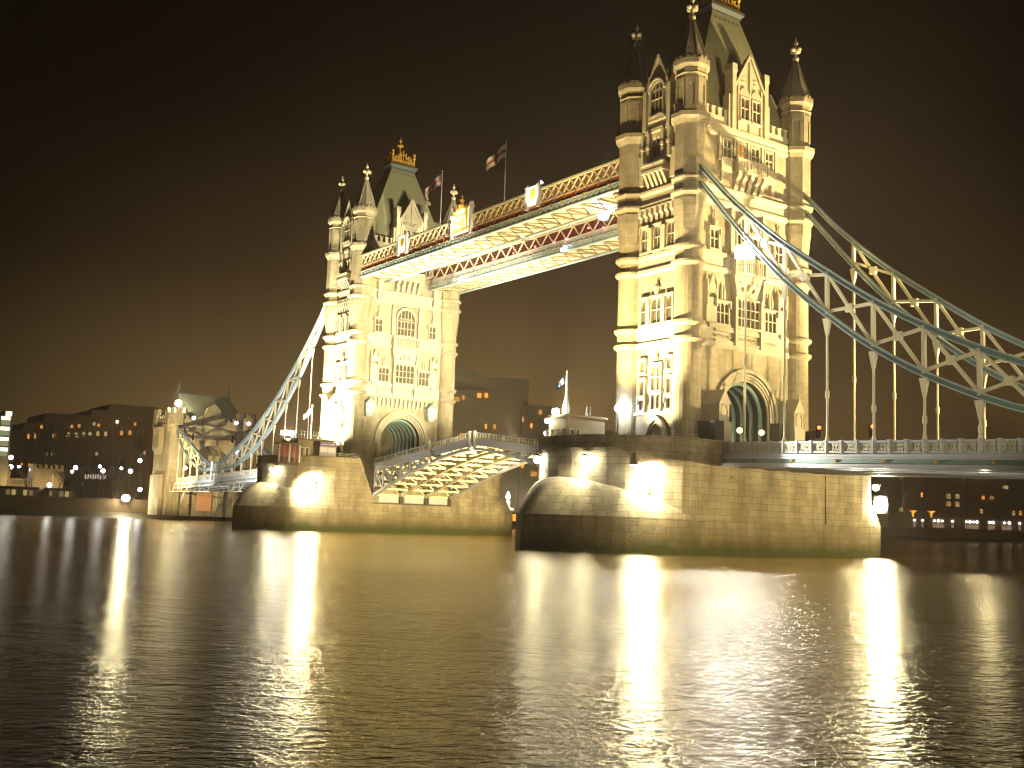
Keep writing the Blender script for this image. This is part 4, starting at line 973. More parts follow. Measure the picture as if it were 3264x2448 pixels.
# floodlights under the walkways
floodlight((-15.5, -5.2, 44.0), facing(-15.5, -5.2), 'dazzling floodlight under the river-side walkway beside the nearer tower', 1.6, 1.4, 'lens_cool')
for x, y, lb in ((-34.2, -4.5, 'right one of two small bright lamps under the inner edge of the river-side walkway'), (-62.0, -4.5, 'left one of two small bright lamps under the inner edge of the river-side walkway'),
                 (-36.3, 4.3, 'right one of two bright lamps along the rear walkway'), (-66.0, 4.3, 'left one of two bright lamps along the rear walkway')):
    floodlight((x, y, 44.75), facing(x, y), lb, 0.9, 0.5, 'lens_cool')
floodlight((-24.0, -9.6, 49.6), facing(-24.0, -9.6), 'bright lamp on the walkway roof, right of the white crest panel', 0.7, 0.5, 'lens_cool')
floodlight((-61.5, -7, 49.3), facing(-61.5, -7), 'bright lamp on the walkway roof by the farther tower gable', 0.5, 0.4, 'lens')
spot('lamp_fill_beam', (-15.5, -4.8, 43.9), (-30, 4.7, 46.5), 9000, 120, COOL, r=0.3)
spot('lamp_fill_beam', (-42.9, -12.4, 47.2), (-42.9, -10.2, 48.5), 900, 120, WARM, r=0.2)
spot('lamp_fill_beam', (-24.6, -12, 47.0), (-24.6, -10.2, 48.0), 500, 120, PALE, r=0.2)
# underside of the lifting span
for (x, y, w_) in ((LX+13, -5.2, 1500), (LX+13, 0, 1500), (LX+13, 5.2, 1500), (LX+24, 5.0, 2600), (LX+20, -1, 1500)):
    spot('lamp_fill_beam', (x, y, 7.2 if x < LX+15 else 9.6), (x+5, y, 15.5), w_, 104, PALE, r=0.3)
spot('lamp_fill_beam', (-12.5, 0, 6.5), (-25, 0, 11), 2500, 120, PALE, r=0.3)
spot('lamp_fill_beam', (17, -15.5, 8.0), (27, -9.6, 15.0), 9000, 76, (1, 0.95, 0.75), r=0.3)  # added spot clear of the deck, brightens its fascia, no fixture
for x in (24.0, 38.0): spot('lamp_fill_beam', (x, -4, 8.2), (x+2, -7, 9.6), 700, 150, PALE, r=0.3)
# arch lamps of the near tower
for i, y in enumerate((4.9, 9.0)): pass
for (y, lb) in ((-3.3, 'left globe lamp glowing under the carriage arch of the nearer tower'), (0.4, 'right globe lamp glowing under the carriage arch of the nearer tower')):
    t = thing('globe_lamp', lb, 'lamp', (7.5, y, 11.2), 0, 'globe lamps under the arch')
    m = MB(); m.rod((0, 0, 0), (0, 0, 2.6), 0.08, 8); obj('post', m, M['iron'], t)
    m = MB(); m.ball((0, 0, 2.95), 0.34, 12, 8); obj('globe', m, M['globe_warm'], t)
point('lamp_fill_beam', (2.0, -1.0, 13.6), 260, (1, 0.85, 0.5), 0.3); point('lamp_fill_beam', (-2.5, 1.5, 13.6), 260, (1, 0.85, 0.5), 0.3)
point('lamp_fill_beam', (LX, 0, 14), 300, (1, 0.85, 0.5), 0.3)
# signal boxes on the far inner face
for y, lb in ((-7.0, 'pale blue pitched-roof box hung left of the farther arch'), (5.7, 'pale blue pitched-roof box hung right of the farther arch')):
    t = thing('signal_box', lb, 'signal box', (LX+WX, y, 0), pi/2, 'signal boxes')
    m = MB(); m.box(-0.85, 0.85, -1.3, 0, 20.9, 22.6); m.hexa([(-0.5, -0.9, 20.2), (0.5, -0.9, 20.2), (0.5, 0, 20.2), (-0.5, 0, 20.2)], [(-0.85, -1.3, 20.9), (0.85, -1.3, 20.9), (0.85, 0, 20.9), (-0.85, 0, 20.9)]); obj('cabin', m, M['blue'], t)
    m = MB(); m.ext([(-1.0, 22.55), (1.0, 22.55), (0, 23.5)], -1.45, 0.0); m.lathe([(0.1, 23.3), (0.03, 23.9)], 6, 0, (0, -0.7)); obj('roof', m, M['teal'], t)

# ================================================================== HUTS, RAILINGS, FLAGS, SIGNALS
def hut(loc, label, sx, sy, h, wallm, rz=0.0):
    """box hut with flat overhanging roof; origin at its south-west corner, extends -x by sx and +y by sy"""
    t = thing('pier_hut', label, 'hut', loc, rz, 'huts on the piers')
    m = MB(); m.box(-sx, 0, 0, sy, 0, h); obj('wall', m, M[wallm], t)
    m = MB(); m.box(-sx-0.25, 0.25, -0.25, sy+0.25, h, h+0.28); obj('roof', m, M['hutdark'], t)
    for y0, y1, z0, z1, nm in ((sy*0.06, sy*0.16, 0.9, 2.6, 'window'), (sy*0.22, sy*0.3, 0.9, 2.6, 'window'), (sy*0.72, sy*0.9, 0.0, 2.2, 'door')):
        m = MB(); m.box(0.0, 0.07, y0, y1, z0, z1); f = obj(nm, m, M['glass'] if nm == 'window' else M['hutdark'], t)
        m = MB()
        for a, b, c, d in ((y0-0.12, y0, z0-0.1, z1+0.1), (y1, y1+0.12, z0-0.1, z1+0.1), (y0, y1, z1, z1+0.12)): m.box(0.0, 0.12, a, b, c, d)
        obj('frame', m, M['trim'], f)
    for x0, x1 in ((-sx*0.3, -sx*0.12), (-sx*0.62, -sx*0.44), (-sx*0.9, -sx*0.74)):
        m = MB(); m.box(x0, x1, -0.07, 0.0, 0.9, 2.7); obj('window', m, M['glass'], t)
    m = MB(); m.rod((-0.9, sy*0.62, h+0.28), (-0.9, sy*0.62, h+1.5), 0.07, 6); m.rod((-0.9, sy*0.72, h+0.28), (-0.9, sy*0.72, h+1.5), 0.05, 6); m.lathe([(0.2, h+0.28), (0.12, h+0.8)], 8, 0, (-0.9, sy*0.62)); obj('vent_pipe', m, M['white'], t)
    return t
hut((-5.3, -18.3, 11.16), 'flat-roofed control hut on the terrace of the nearer pier', 3.6, 5.6, 4.1, 'plaster')
hut((LX+7.2, -20.6, 11.16), 'low kiosk building on the terrace of the farther pier', 6.5, 6.5, 3.9, 'plaster')
def flag_mesh(w, h, kind, seed):
    nx, nz = 30, 18; m = MB(); vs = []; random.seed(seed)
    for i in range(nx+1):
        for k in range(nz+1):
            u, v = i/nx, k/nz
            x = -w*(u*0.80); z = -h*v*(1-0.25*u) - w*0.85*u**1.15 ; y = 0.16*w*sin(u*7.5+seed)*u**0.7 + 0.05*w*sin(u*13+v*2)
            vs.append((x, y, z))
    fs = []; mi = []
    for i in range(nx):
        for k in range(nz):
            fs.append((i*(nz+1)+k, (i+1)*(nz+1)+k, (i+1)*(nz+1)+k+1, i*(nz+1)+k+1)); u, v = (i+0.5)/nx, (k+0.5)/nz
            if kind == 'union':
                d1 = abs(v-u); d2 = abs(v-(1-u)); c = 1
                if abs(u-0.5) < 0.06 or abs(v-0.5) < 0.1: c = 2
                elif abs(u-0.5) < 0.1 or abs(v-0.5) < 0.17: c = 0
                elif min(d1, d2) < 0.045: c = 2
                elif min(d1, d2) < 0.12: c = 0
            elif kind == 'cross': c = 2 if abs(u-0.5) < 0.07 or abs(v-0.5) < 0.11 else 0
            else: c = 0 if (abs(v-0.35-0.4*(u-0.4)) < 0.09 and 0.3 < u < 0.85) else 1
            mi.append(c)
    m.add(vs, fs, True); m.mi = mi
    return m
FW = mat('flag_white', (0.6, 0.58, 0.5), 0.9); FB = mat('flag_blue', (0.06, 0.09, 0.22), 0.9); FR = mat('flag_red', (0.38, 0.05, 0.04), 0.9); FLB = mat('flag_light_blue', (0.22, 0.36, 0.62), 0.9)
def flagpole(loc, h, label, kind, fw, fh, r=0.09, poly=None, seed=1, rz=0.0, zf=None):
    t = thing('flagpole', label, 'flagpole', loc, rz, 'flagpoles')
    m = MB()
    if poly: m.lathe(poly, 12, 0, smooth=True)
    else: m.rod((0, 0, 0), (0, 0, h), r, 8, r*0.6); m.ball((0, 0, h+0.1), 0.15, 8, 5)
    obj('pole', m, M['white'], t)
    if kind:
        o = link('flag', flag_mesh(fw, fh, kind, seed).mesh('flag', [FW, FLB if kind == 'blue' else FB, FR]), t, (-0.08, 0, (zf or h)-0.15), radians(55)-rz-0.0)
    return t
flagpole((-58.1, -5.0, 48.9), 11.6, 'thin flagpole with a red, white and blue flag, left of the coat of arms', 'union', 3.4, 2.0, seed=2)
flagpole((-39.45, -5.0, 48.9), 11.8, 'thin flagpole with a white flag bearing a red cross, right of the coat of arms', 'cross', 3.6, 2.2, seed=4)
flagpole((-6.6, -17.6, 15.5), 5.3, 'white lit mast with a blue flag above the hut on the nearer pier', 'blue', 1.5, 0.9, poly=[(0.42, 0), (0.45, 0.9), (0.28, 1.5), (0.17, 2.2), (0.12, 4.0), (0.08, 5.3)], seed=1, zf=5.0)
flagpole((LX-0.5, -14.8, 11.2), 10.5, 'thin flagpole with a light blue flag beside the dazzling wall of the farther tower', 'blue', 1.8, 1.1, r=0.07, seed=3)
flagpole((-30.5, 7.8, 13.4), 3.6, 'small thin pole standing on the far rail of the lifting span', None, 0, 0, r=0.05)
spot('lamp_fill_beam', (-7.6, -18.6, 15.7), (-6.6, -17.6, 17.2), 350, 60, PALE, r=0.1)
bulkhead((-7.3, -18.6, 15.85), 'blazing lamp on the roof edge of the nearer hut, at the foot of the mast', 0.45, 'lens', 'lamps on the huts')
bulkhead((-8.9, -18.6, 14.9), 'blazing lamp at the left corner of the nearer hut', 0.3, 'lens', 'lamps on the huts')
bulkhead((-9.1, -18.6, 13.4), 'small lamp low at the left corner of the nearer hut', 0.22, 'lens', 'lamps on the huts')
floodlight((LX+2.5, -20.4, 16.4), facing(LX+2.5, -20.4), 'wide dazzling floodlight on the kiosk roof of the farther pier', 2.6, 0.9, 'lens_cool')
bulkhead((LX+5.0, -20.8, 15.8), 'small white lamp left of the floodlight on the farther kiosk roof', 0.22, 'lens', 'lamps on the huts')
# lamp on a mast against the near tower
t = thing('mast_lamp', 'bright lamp on a mast at the left edge of the nearer tower', 'lamp', (-3.9, -11.85, 11.2))
m = MB(); m.rod((0, 0, 0), (0, 0, 5.3), 0.08, 8); obj('mast', m, M['iron'], t)
m = MB(); m.ball((0, 0, 5.45), 0.42, 12, 8); obj('globe', m, M['lens_cool'], t)
# railings
def railing(p, q, h, label, m_='white', n=12):
    t = MB()
    for k in range(n+1):
        a = Vector(p).lerp(Vector(q), k/n); t.bar(a, a+Vector((0, 0, h)), 0.05)
    for z in (h, h*0.5): t.bar(Vector(p)+Vector((0, 0, z)), Vector(q)+Vector((0, 0, z)), 0.05)
    return tag(obj('railing', t, M[m_]), label, 'railing', 'railings')
railing((LX+7.2, -20.6, 15.35), (LX+7.2, -14.2, 15.35), 1.2, 'white railing along the kiosk roof on the farther pier')
railing((LX+10.2, -18, 12.42), (LX+10.2, -9.5, 12.42), 0.6, 'low teal railing on the parapet of the farther pier', 'teal')
railing((-9.6, -17.5, 12.42), (-5.6, -21.3, 12.42), 1.1, 'white railing at the left end of the nearer pier parapet')
# exhibition panels and doorway canopy on the far pier terrace
t = thing('notice_board', 'purple-headed notice board beside the foot of the farther tower', 'sign', (LX+8.9, -15.9, 11.16), pi/2)
m = MB(); m.box(-1.5, 1.5, 0, 0.12, 0.7, 3.7); m.box(-1.45, -1.3, 0.0, 0.12, 0, 0.7); m.box(1.3, 1.45, 0.0, 0.12, 0, 0.7); obj('board', m, mat('board_lilac', (0.30, 0.27, 0.38), 0.6), t)
m = MB(); m.box(-1.48, -0.08, -0.04, 0, 3.0, 3.65); m.box(0.08, 1.48, -0.04, 0, 3.0, 3.65); obj('header', m, mat('board_purple', (0.10, 0.08, 0.20), 0.6), t)
m = MB(); m.box(-1.4, -0.1, -0.035, 0, 1.9, 2.8); m.box(0.1, 1.4, -0.035, 0, 1.9, 2.8); m.box(-1.3, -0.15, -0.06, -0.04, 3.25, 3.4); m.box(0.2, 1.2, -0.06, -0.04, 3.25, 3.4); obj('poster', m, mat('board_pale', (0.55, 0.50, 0.50), 0.6), t)
# red-lit kiosk front on the far pier
t = thing('red_kiosk', 'kiosk front with red lit posts on the terrace of the farther pier', 'kiosk', (LX+8.6, -24.4, 11.16), pi/2)
for k in range(5):
    m = MB(); m.box(-0.1, 0.1, 0, 0.2, 0, 2.9); obj('post', m, M['redp'] if k % 2 else M['white'], t, (k*0.9, 0, 0))
m = MB(); m.box(-0.3, 4.0, -0.2, 1.4, 2.9, 3.15); obj('roof', m, M['hutdark'], t)
m = MB(); m.box(0, 3.7, 0.7, 0.8, 0.9, 2.7); obj('glazing', m, mat('red_glass', (0.10, 0.03, 0.02), 0.3, emis=(0.8, 0.18, 0.08), estr=0.12), t)
# traffic signals on the near deck
for x, y, z, lb in ((21.6, -6.9, 10.75, 'traffic signal showing red, nearer the tower'), (28.05, -6.9, 10.55, 'traffic signal showing red, second one from the tower')):
    t = thing('traffic_signal', lb, 'traffic signal', (x, y, z), 0, 'traffic signals')
    m = MB(); m.rod((0, 0, 0), (0, 0, 1.9), 0.06, 8); obj('post', m, M['iron'], t)
    m = MB(); m.box(-0.2, 0.2, -0.2, 0.2, 1.75, 3.0); m.box(-0.3, 0.3, -0.02, 0.02, 1.65, 3.1); obj('head', m, M['dark'], t)
    m = MB(); m.ball((0.2, -0.12, 2.75), 0.2, 10, 6); obj('red_lens', m, M['redlamp'], t)

# ================================================================== NORTH ABUTMENT GATEHOUSE
def gatehouse():
    X = -172.0
    t = thing('gatehouse', 'stone gatehouse with steep green-lit roof where the bridge meets the left bank', 'gatehouse')
    m = MB(); m.box(X-12, X, -10.8, -6.4, 1.0, 23.2); m.box(X-12, X, 6.4, 10.8, 1.0, 23.2)
    arch = [(-6.4, 23.2), (-6.4, 14.0)] + [(-5.2*cos(pi*i/14), 13.5+5.2*sin(pi*i/14)) for i in range(15)] + [(6.4, 14.0), (6.4, 23.2)]
    m.ext(arch, X-12, X-0.02, 'x'); m.box(X-12, X-0.3, -6.4, 6.4, 1.0, 9.0)
    obj('wall', m, M['stone'], t)
    for y in (-8.7, -6.0, 2.6, 6.5, 9.5):
        m = MB(); m.box(X, X+0.9, y-0.7, y+0.7, 1.0, 9.2); obj('buttress', m, M['stone'], t)
    for x in (X-0.3, X-10.5):
        for y in (-9.0, 9.0):
            m = MB(); m.lathe([(2.0, 21.5), (2.5, 23.0), (2.5, 26.2)], 8, pi/8)
            for k in range(8): th = k*pi/4; m.bar((2.2*cos(th), 2.2*sin(th), 26.1), (2.2*cos(th), 2.2*sin(th), 27.5), 0.9, 0.6, (cos(th), sin(th), 0))
            obj('turret', m, M['stone'], t, (x-1.5, y, 0))
    m = MB(); m.box(X-12.3, X+0.3, -11.1, 11.1, 22.9, 23.5); obj('string_course', m, M['trim'], t)
    m = MB(); m.box(X-0.4, X+0.1, -10.8, 10.8, 23.5, 24.9); m.box(X-12, X, -10.9, -10.5, 23.5, 24.9)
    for k in range(14): y = -9.8+k*1.5; m.box(X-0.4, X+0.1, y-0.4, y+0.4, 24.9, 25.7)
    for k in range(7): x = X-11+k*1.7; m.box(x-0.4, x+0.4, -10.9, -10.5, 24.9, 25.7)
    obj('battlement', m, M['stone'], t)
    m = MB(); m.hexa([(X-11, -8.4, 24), (X-1.2, -8.4, 24), (X-1.2, 9.2, 24), (X-11, 9.2, 24)], [(X-6.4, -7.6, 31.6), (X-5.8, -7.6, 31.6), (X-5.8, 5.6, 31.6), (X-6.4, 5.6, 31.6)])
    r = obj('roof', m, M['slate'], t)
    m = MB()
    for y in (-7.6, 5.6): m.lathe([(0.3, 31.4), (0.12, 32.6), (0.25, 33.0), (0.04, 35.0)], 6, 0, (X-6.1, y))
    m.box(X-6.3, X-5.9, -7.6, 5.6, 31.6, 31.9); obj('ridge_finial', m, M['lead'], t)
    m = MB(); m.ext([(-3.4, 23.5), (2.6, 23.5), (2.6, 25.8), (1.7, 26.4), (1.2, 28.0), (-0.4, 29.2), (-2.0, 28.0), (-2.6, 26.4), (-3.4, 25.8)], X-0.5, X+0.4, 'x'); obj('gable', m, M['stone'], t)
    for y, z in ((-5.2, 20.6), (5.0, 20.6)):
        m = MB(); m.box(X-0.05, X+0.12, y-0.65, y+0.65, z-1.3, z+1.3); f = obj('window', m, M['trim'], t); m = MB(); m.box(X+0.12, X+0.16, y-0.28, y+0.28, z-0.9, z+0.9); obj('glass', m, M['dark'], f)
    for y in (-0.4, 1.4):
        m = MB(); m.box(X-0.05, X+0.1, y-0.5, y+0.5, 13.6, 16.2); obj('window', m, M['win_pale'], t)
    # west side: tall oriel shaft and corbels
    m = MB(); m.hexa([(X-9.5, -11.3, 16.0), (X-5.5, -11.3, 16.0), (X-5.5, -10.7, 16.0), (X-9.5, -10.7, 16.0)], [(X-9.9, -12.0, 17.5), (X-5.1, -12.0, 17.5), (X-5.1, -10.7, 17.5), (X-9.9, -10.7, 17.5)])
    m.box(X-9.9, X-5.1, -12.0, -10.7, 17.5, 21.0)
    for k in range(6): x = X-9.6+k*0.85; m.box(x-0.2, x+0.2, -12.1, -10.7, 21.0, 22.8)
    m.box(X-11, X-3.5, -11.6, -10.7, 1.0, 11.0)
    obj('oriel', m, M['stone'], t)
    m = MB(); m.box(X-0.1, X+0.1, -3.2, 0.6, 2.4, 6.6); obj('doorway', m, mat('lit_doorway', (0.2, 0.1, 0.05), 0.8, emis=(1.0, 0.42, 0.14), estr=0.35), t)
    return t
gatehouse()
spot('lamp_fill_beam', (-172.4, -1, 27.5), (-176.8, -1, 30.5), 900, 120, (0.65, 1.0, 0.6), r=0.2)
m = MB(); m.box(-171.8, -126, -10.3, -9.7, 6.75, 6.95)
for k in range(16): m.bar((-171.5+k*3, -10.2, 6.9), (-171.5+k*3, -10.2, 8.6), 0.1)
for k in range(10): m.bar((-170+k*4.8, -10.0, 6.9), (-170+k*4.8, -8.6, 9.4), 0.12)
m.bar((-160, -10.4, 6.8), (-163.5, -10.4, 2.2), 0.3)
tag(obj('service_gantry', m, M['cream']), 'lit service gantry hung under the left side span, with a ladder', 'gantry')

# ================================================================== STREET LAMPS
def street_lamp(x, y, ztop, zbase, label, r=0.45, mat_='globe', group='white street lamps on the left bank'):
    t = thing('street_lamp', label, 'street lamp', (x, y, zbase), 0, group)
    m = MB(); m.rod((0, 0, 0), (0, 0, ztop-zbase-r*0.8), 0.09, 8, 0.06); m.lathe([(0.22, 0), (0.14, 0.8)], 8); obj('post', m, M['iron'], t)
    m = MB(); m.ball((0, 0, ztop-zbase), r, 12, 8); obj('globe', m, M[mat_], t)
    return t
for x, y, z, zb, lb in ((-164, -8.0, 24.6, 10.2, 'lamp post shining before the gatehouse roof, left of its gable'), (-158, 0.4, 23.7, 10.2, 'left lamp of the pair shining right of the gatehouse gable'), (-156, 2.7, 23.6, 10.2, 'right lamp of the pair shining right of the gatehouse gable'),
                        (-150, -2.0, 16.2, 10.2, 'lamp post shining on the left span by the low point of the chain'), (-167, -8.2, 12.6, 9.8, 'low lamp shining at the left end of the side span parapet'), (-128, -8.4, 18.4, 10.5, 'lamp shining on the chain just left of the farther pier kiosk')):
    street_lamp(x, y, z, zb, lb, 0.42, 'globe', 'lamps on the left side span')
t = thing('roof_lamp', 'very bright white lamp on top of the gatehouse turret', 'lamp', (-172.4, -9.3, 26.2))
m = MB(); m.rod((0, 0, 0), (0, 0, 2.0), 0.08, 8); obj('post', m, M['iron'], t)
m = MB(); m.ball((0, 0, 2.4), 0.75, 12, 8); obj('globe', m, M['lens'], t)

# ================================================================== LEFT BANK
m = MB()
prof = [(-178, -0.6), (-184.5, 0.3), (-187, 1.3), (-187.6, 1.4)]
ys = [-300, -60, -20, 30, 120, 400]
vs = [(x, y, z) for y in ys for x, z in prof]; fs = [(i*4+k, i*4+k+1, (i+1)*4+k+1, (i+1)*4+k) for i in range(len(ys)-1) for k in range(3)]
m.add(vs, fs); tag(obj('foreshore', m, M['mud']), kind='structure')
m = MB(); m.box(-189, -187.4, -300, 400, -1, 4.3); m.box(-189.1, -187.2, -300, 400, 4.3, 4.6)
tag(obj('river_wall', m, M['brick']), 'dark embankment wall along the left bank', 'river wall')
m = MB(); m.box(-880, -189, -400, 880, 3.5, 4.2); tag(obj('bank_ground', m, M['asphalt']), kind='structure')
m = MB()
for k in range(6):
    y = 16 + k*9; m.box(-187.4, -184, y-1.2, y+1.2, -0.5, 2.2)
# bank floodlight and street lamps
floodlight((-186.5, -16.2, 4.9), facing(-186.5, -16.2), 'dazzling floodlight on the river wall of the left bank', 1.9, 1.7, 'lens_big')
point('lamp_fill_beam', (-185.2, -16.2, 5.6), 2600, PALE, 0.6)
for x, y, z, lb in ((-200, -9.4, 15.0, 'tall white street lamp nearest the left side of the gatehouse'), (-201, -25.4, 12.3, 'white street lamp just right of the castle wall'), (-206, -24.9, 11.4, 'dimmer street lamp tucked behind the one right of the castle wall'),
                    (-200, -18.7, 11.8, 'white street lamp before the strip of coloured lights'), (-206, -18.0, 13.1, 'smaller street lamp behind the coloured lights'), (-200, -11.7, 12.1, 'larger of two close street lamps left of the gatehouse'), (-206, -12.4, 12.9, 'smaller of two close street lamps left of the gatehouse'),
                    (-191, -33.6, 7.4, 'low lamp shining before the castle wall and the timber sheds'), (-200, -36.2, 11.1, 'white street lamp beside the bare tree, left of the castle wall'), (-206, -37.9, 11.9, 'smaller street lamp left of the bare tree'), (-200, -8.8, 7.4, 'low lamp close to the foot of the gatehouse'),
                    (-200, -41.2, 14.0, 'upper of two lamps below the bright office block'), (-199, -41.2, 11.6, 'lower of two lamps below the bright office block')):
    street_lamp(x, y, z, 4.2, lb, 0.38 if 'smaller' in lb or 'dimmer' in lb else 0.52)
# castle wall
t = thing('castle_wall', 'sandy crenellated castle wall with a square tower, lit from below', 'castle wall', (-196, 0, 4.2))
m = MB(); m.box(-6, 0, -36.6, -29.3, 0, 7.4); obj('tower_block', m, M['paleston'], t)
m = MB()
for k in range(6): y = -36.2+k*1.28; m.box(-6, 0, y-0.38, y+0.38, 7.4, 8.4 if k % 2 == 0 else 8.2)
obj('battlement', m, M['paleston'], t)
m = MB(); m.box(-3, -0.5, -50, -36.6, 0, 4.6); m.box(-3.5, 0.3, -46, -41.8, 0, 7.6); obj('curtain_wall', m, M['paleston'], t)
for k in range(9):
    m = MB(); m.box(-0.5, -0.44, -0.12, 0.12, 3.2, 4.2); obj('arrow_slit', m, M['dark'], t, (0, -41+k*0.55, 0))
m = MB(); m.rod((0.15, -31.9, 0.2), (0.15, -31.9, 6.8), 0.09, 6); obj('downpipe', m, M['cream'], t)
spot('lamp_fill_beam', (-191.0, -33, 7.2), (-196, -33, 9.0), 1500, 150, WARM, r=0.3); spot('lamp_fill_beam', (-191.0, -42, 7.2), (-196, -42, 8.5), 1100, 150, WARM, r=0.3)
# timber sheds with lit fronts
for y0, y1, lb in ((-46.0, -36.1, 'long low timber shed with a lit front, left end of the bank'), (-33.7, -27.7, 'shorter low timber shed with a lit front below the castle tower')):
    t = thing('timber_shed', lb, 'shed', (-191.2, 0, 4.2), 0, 'timber sheds on the bank')
    m = MB(); m.box(-3, 0.3, y0-0.3, y1+0.3, 2.0, 2.55); obj('roof', m, M['bark'], t)
    m = MB(); m.box(-3, -0.3, y0, y1, 0, 2.0); obj('wall', m, M['hutdark'], t)
    n = int((y1-y0)/1.3)
    for k in range(n):
        if k % 3 == 1: continue
        m = MB(); m.box(-0.3, -0.25, y0+k*1.3+0.15, y0+k*1.3+1.05, 0.5, 1.8); obj('window', m, M['win_pale'] if k % 2 else mat('dim_window', (0.1, 0.08, 0.04), 0.6, emis=(0.8, 0.55, 0.25), estr=0.18), t)
# bright office block
t = thing('office_block', 'glass office block with rows of bright lit floors, at the left edge', 'office block', (-195, 0, 4.2))
m = MB(); m.box(-30, 0, -75, -42.6, 0, 19.5); m.box(-12, -4, -48.4, -44.7, 19.5, 23.6); m.box(-10, 0, -44.4, -42.6, 19.5, 20.9); obj('frame', m, M['conc'], t)
for fl in range(4):
    z = 9.7 + fl*2.55
    for k in range(9):
        y1 = -42.9 - k*2.55; 
        m = MB(); m.box(0.0, 0.08, y1-2.2, y1-0.15, z+1.3, z+2.2); p = obj('window', m, M['win_white'], t); m = MB(); m.box(0.0, 0.07, y1-2.2, y1-0.15, z+0.05, z+1.3); obj('blind', m, M['win_green'], p)
m = MB(); m.box(0.0, 0.08, -44.2, -42.8, 19.7, 20.8); obj('window', m, M['win_white'], t)
# long dark block behind
t = thing('long_block', 'long dark riverside block with a row of arched lit windows', 'office block', (-256, 0, 4.2))
m = MB(); m.box(-30, 0, -60, 16, 0, 20.0)
prof = [(-60, 19.9), (16, 19.9), (16, 28.5), (12, 30.6), (-2.5, 30.4), (-3.5, 28.4), (-8, 28.2), (-8.5, 26.3), (-21.3, 26.0), (-22, 22.9), (-27.5, 22.5), (-28, 20.3), (-60, 20.2)]
m.ext(prof, -28, -2.0, 'x')
for z_ in (4.5, 8.6, 12.6, 16.4, 19.6): m.box(-0.1, 0.35, -60, 16, z_, z_+0.35)
for k in range(38): m.box(-0.1, 0.3, -59+k*2.0-0.25, -59+k*2.0+0.25, 0.5, 19.6)
for k in range(26): m.box(-2.1, -1.6, -20+k*1.4-0.18, -20+k*1.4+0.18, 20.0, 25.8)
obj('wall', m, M['brick'], t)
def lit(t, y, z, w, h, mm, arch=True):
    m = MB()
    if arch: m.ext([(y-w/2, z-h/2), (y+w/2, z-h/2)] + [(y+w/2*cos(pi*i/6), z+h/2-w/2+w/2*sin(pi*i/6)) for i in range(7)], 0.0, 0.12, 'x')
    else: m.box(0.0, 0.12, y-w/2, y+w/2, z-h/2, z+h/2)
    obj('window', m, M[mm], t)
for y, z, mm in ((-26.5, 22.6, 'win_warm'), (-24.7, 22.8, 'win_warm'), (-19.1, 23.5, 'win_warm'), (-15, 23.9, 'win_pale'), (-12.8, 24.0, 'win_pale'), (-10.6, 24.4, 'win_green'), (-8.7, 24.5, 'win_pale'), (-6.35, 24.9, 'win_pale'), (-4.0, 25.0, 'win_pale'), (0.8, 25.6, 'win_warm'), (3.4, 25.9, 'win_warm'), (11.2, 26.4, 'win_warm')): lit(t, y, z-4.2, 0.95, 1.5, mm)
for y, z, mm in ((-22.9, 25.7, 'win_warm'), (-14.2, 26.5, 'win_warm'), (-12.1, 26.8, 'win_warm'), (-7.7, 27.8, 'win_pale'), (-6.3, 27.5, 'win_warm'), (-0.8, 29.0, 'win_white'), (4.8, 28.7, 'win_warm'), (-20.9, 17.6, 'win_pale'), (-19.0, 17.7, 'win_pale'), (-6.2, 18.6, 'win_green'), (8.5, 19.8, 'win_pale'), (11.4, 19.7, 'win_pale')): lit(t, y, z-4.2, 0.8, 1.0, mm, False)
for k in range(3):
    for y in (-27.5+k*2.0,): lit(t, y, 10.0, 0.35, 0.5, 'orange', False)
# strip of coloured lights under the block
m = MB()
for k in range(9): m.box(-203, -202.9, -22.3+k*0.62, -22.1+k*0.62, 9.6+0.1*(k % 3), 10.7+0.2*(k % 2))
tag(obj('light_strip', m, glow('coloured_lights', (1.0, 0.75, 0.6), 0.7)), 'strip of small pale lights behind the street lamps left of the gatehouse', 'lights')
# bare trees
def bare_tree(loc, h, label, seed):
    rnd = random.Random(seed); t = thing('bare_tree', label, 'tree', loc, 0, 'bare trees on the left bank')
    tr = MB(); cr = MB()
    tr.rod((0, 0, 0), (0.1, 0.1, h*0.42), h*0.035, 8, h*0.024)
    def grow(p, d, l, r, n):
        q = p + d*l
        (tr if n > 3 else cr).rod(p, q, r, 5, r*0.65)
        if n == 0: return
        for k in range(3):
            e = (d + Vector((rnd.uniform(-1, 1), rnd.uniform(-1, 1), rnd.uniform(-0.3, 0.7)))*0.75).normalized(); grow(q, e, l*rnd.uniform(0.66, 0.86), r*0.62, n-1)
    for k in range(4): grow(Vector((0.1, 0.1, h*0.40)), Vector((rnd.uniform(-0.7, 0.7), rnd.uniform(-0.7, 0.7), 1)).normalized(), h*0.17, h*0.017, 4)
    obj('trunk', tr, M['bark'], t); obj('crown', cr, M['bark'], t)
for x, y, h, lb, sd in ((-193, -38.6, 8.5, 'bare dark tree standing before the low castle wall', 3), (-194, -30.6, 7.5, 'bare tree before the crenellated castle tower', 5), (-205, -22.5, 9.5, 'bare tree right of the castle tower, near the coloured lights', 8), (-205, -14.5, 10.0, 'bare tree between street lamps left of the gatehouse', 11)):
    bare_tree((x, y, 4.2), h, lb, sd)

# ================================================================== BEHIND THE SPAN: concrete hotel, pontoon pavilion
t = thing('concrete_hotel', 'dark stepped concrete hotel seen between the two towers', 'hotel', (-180, 96, 4.2), radians(-32))
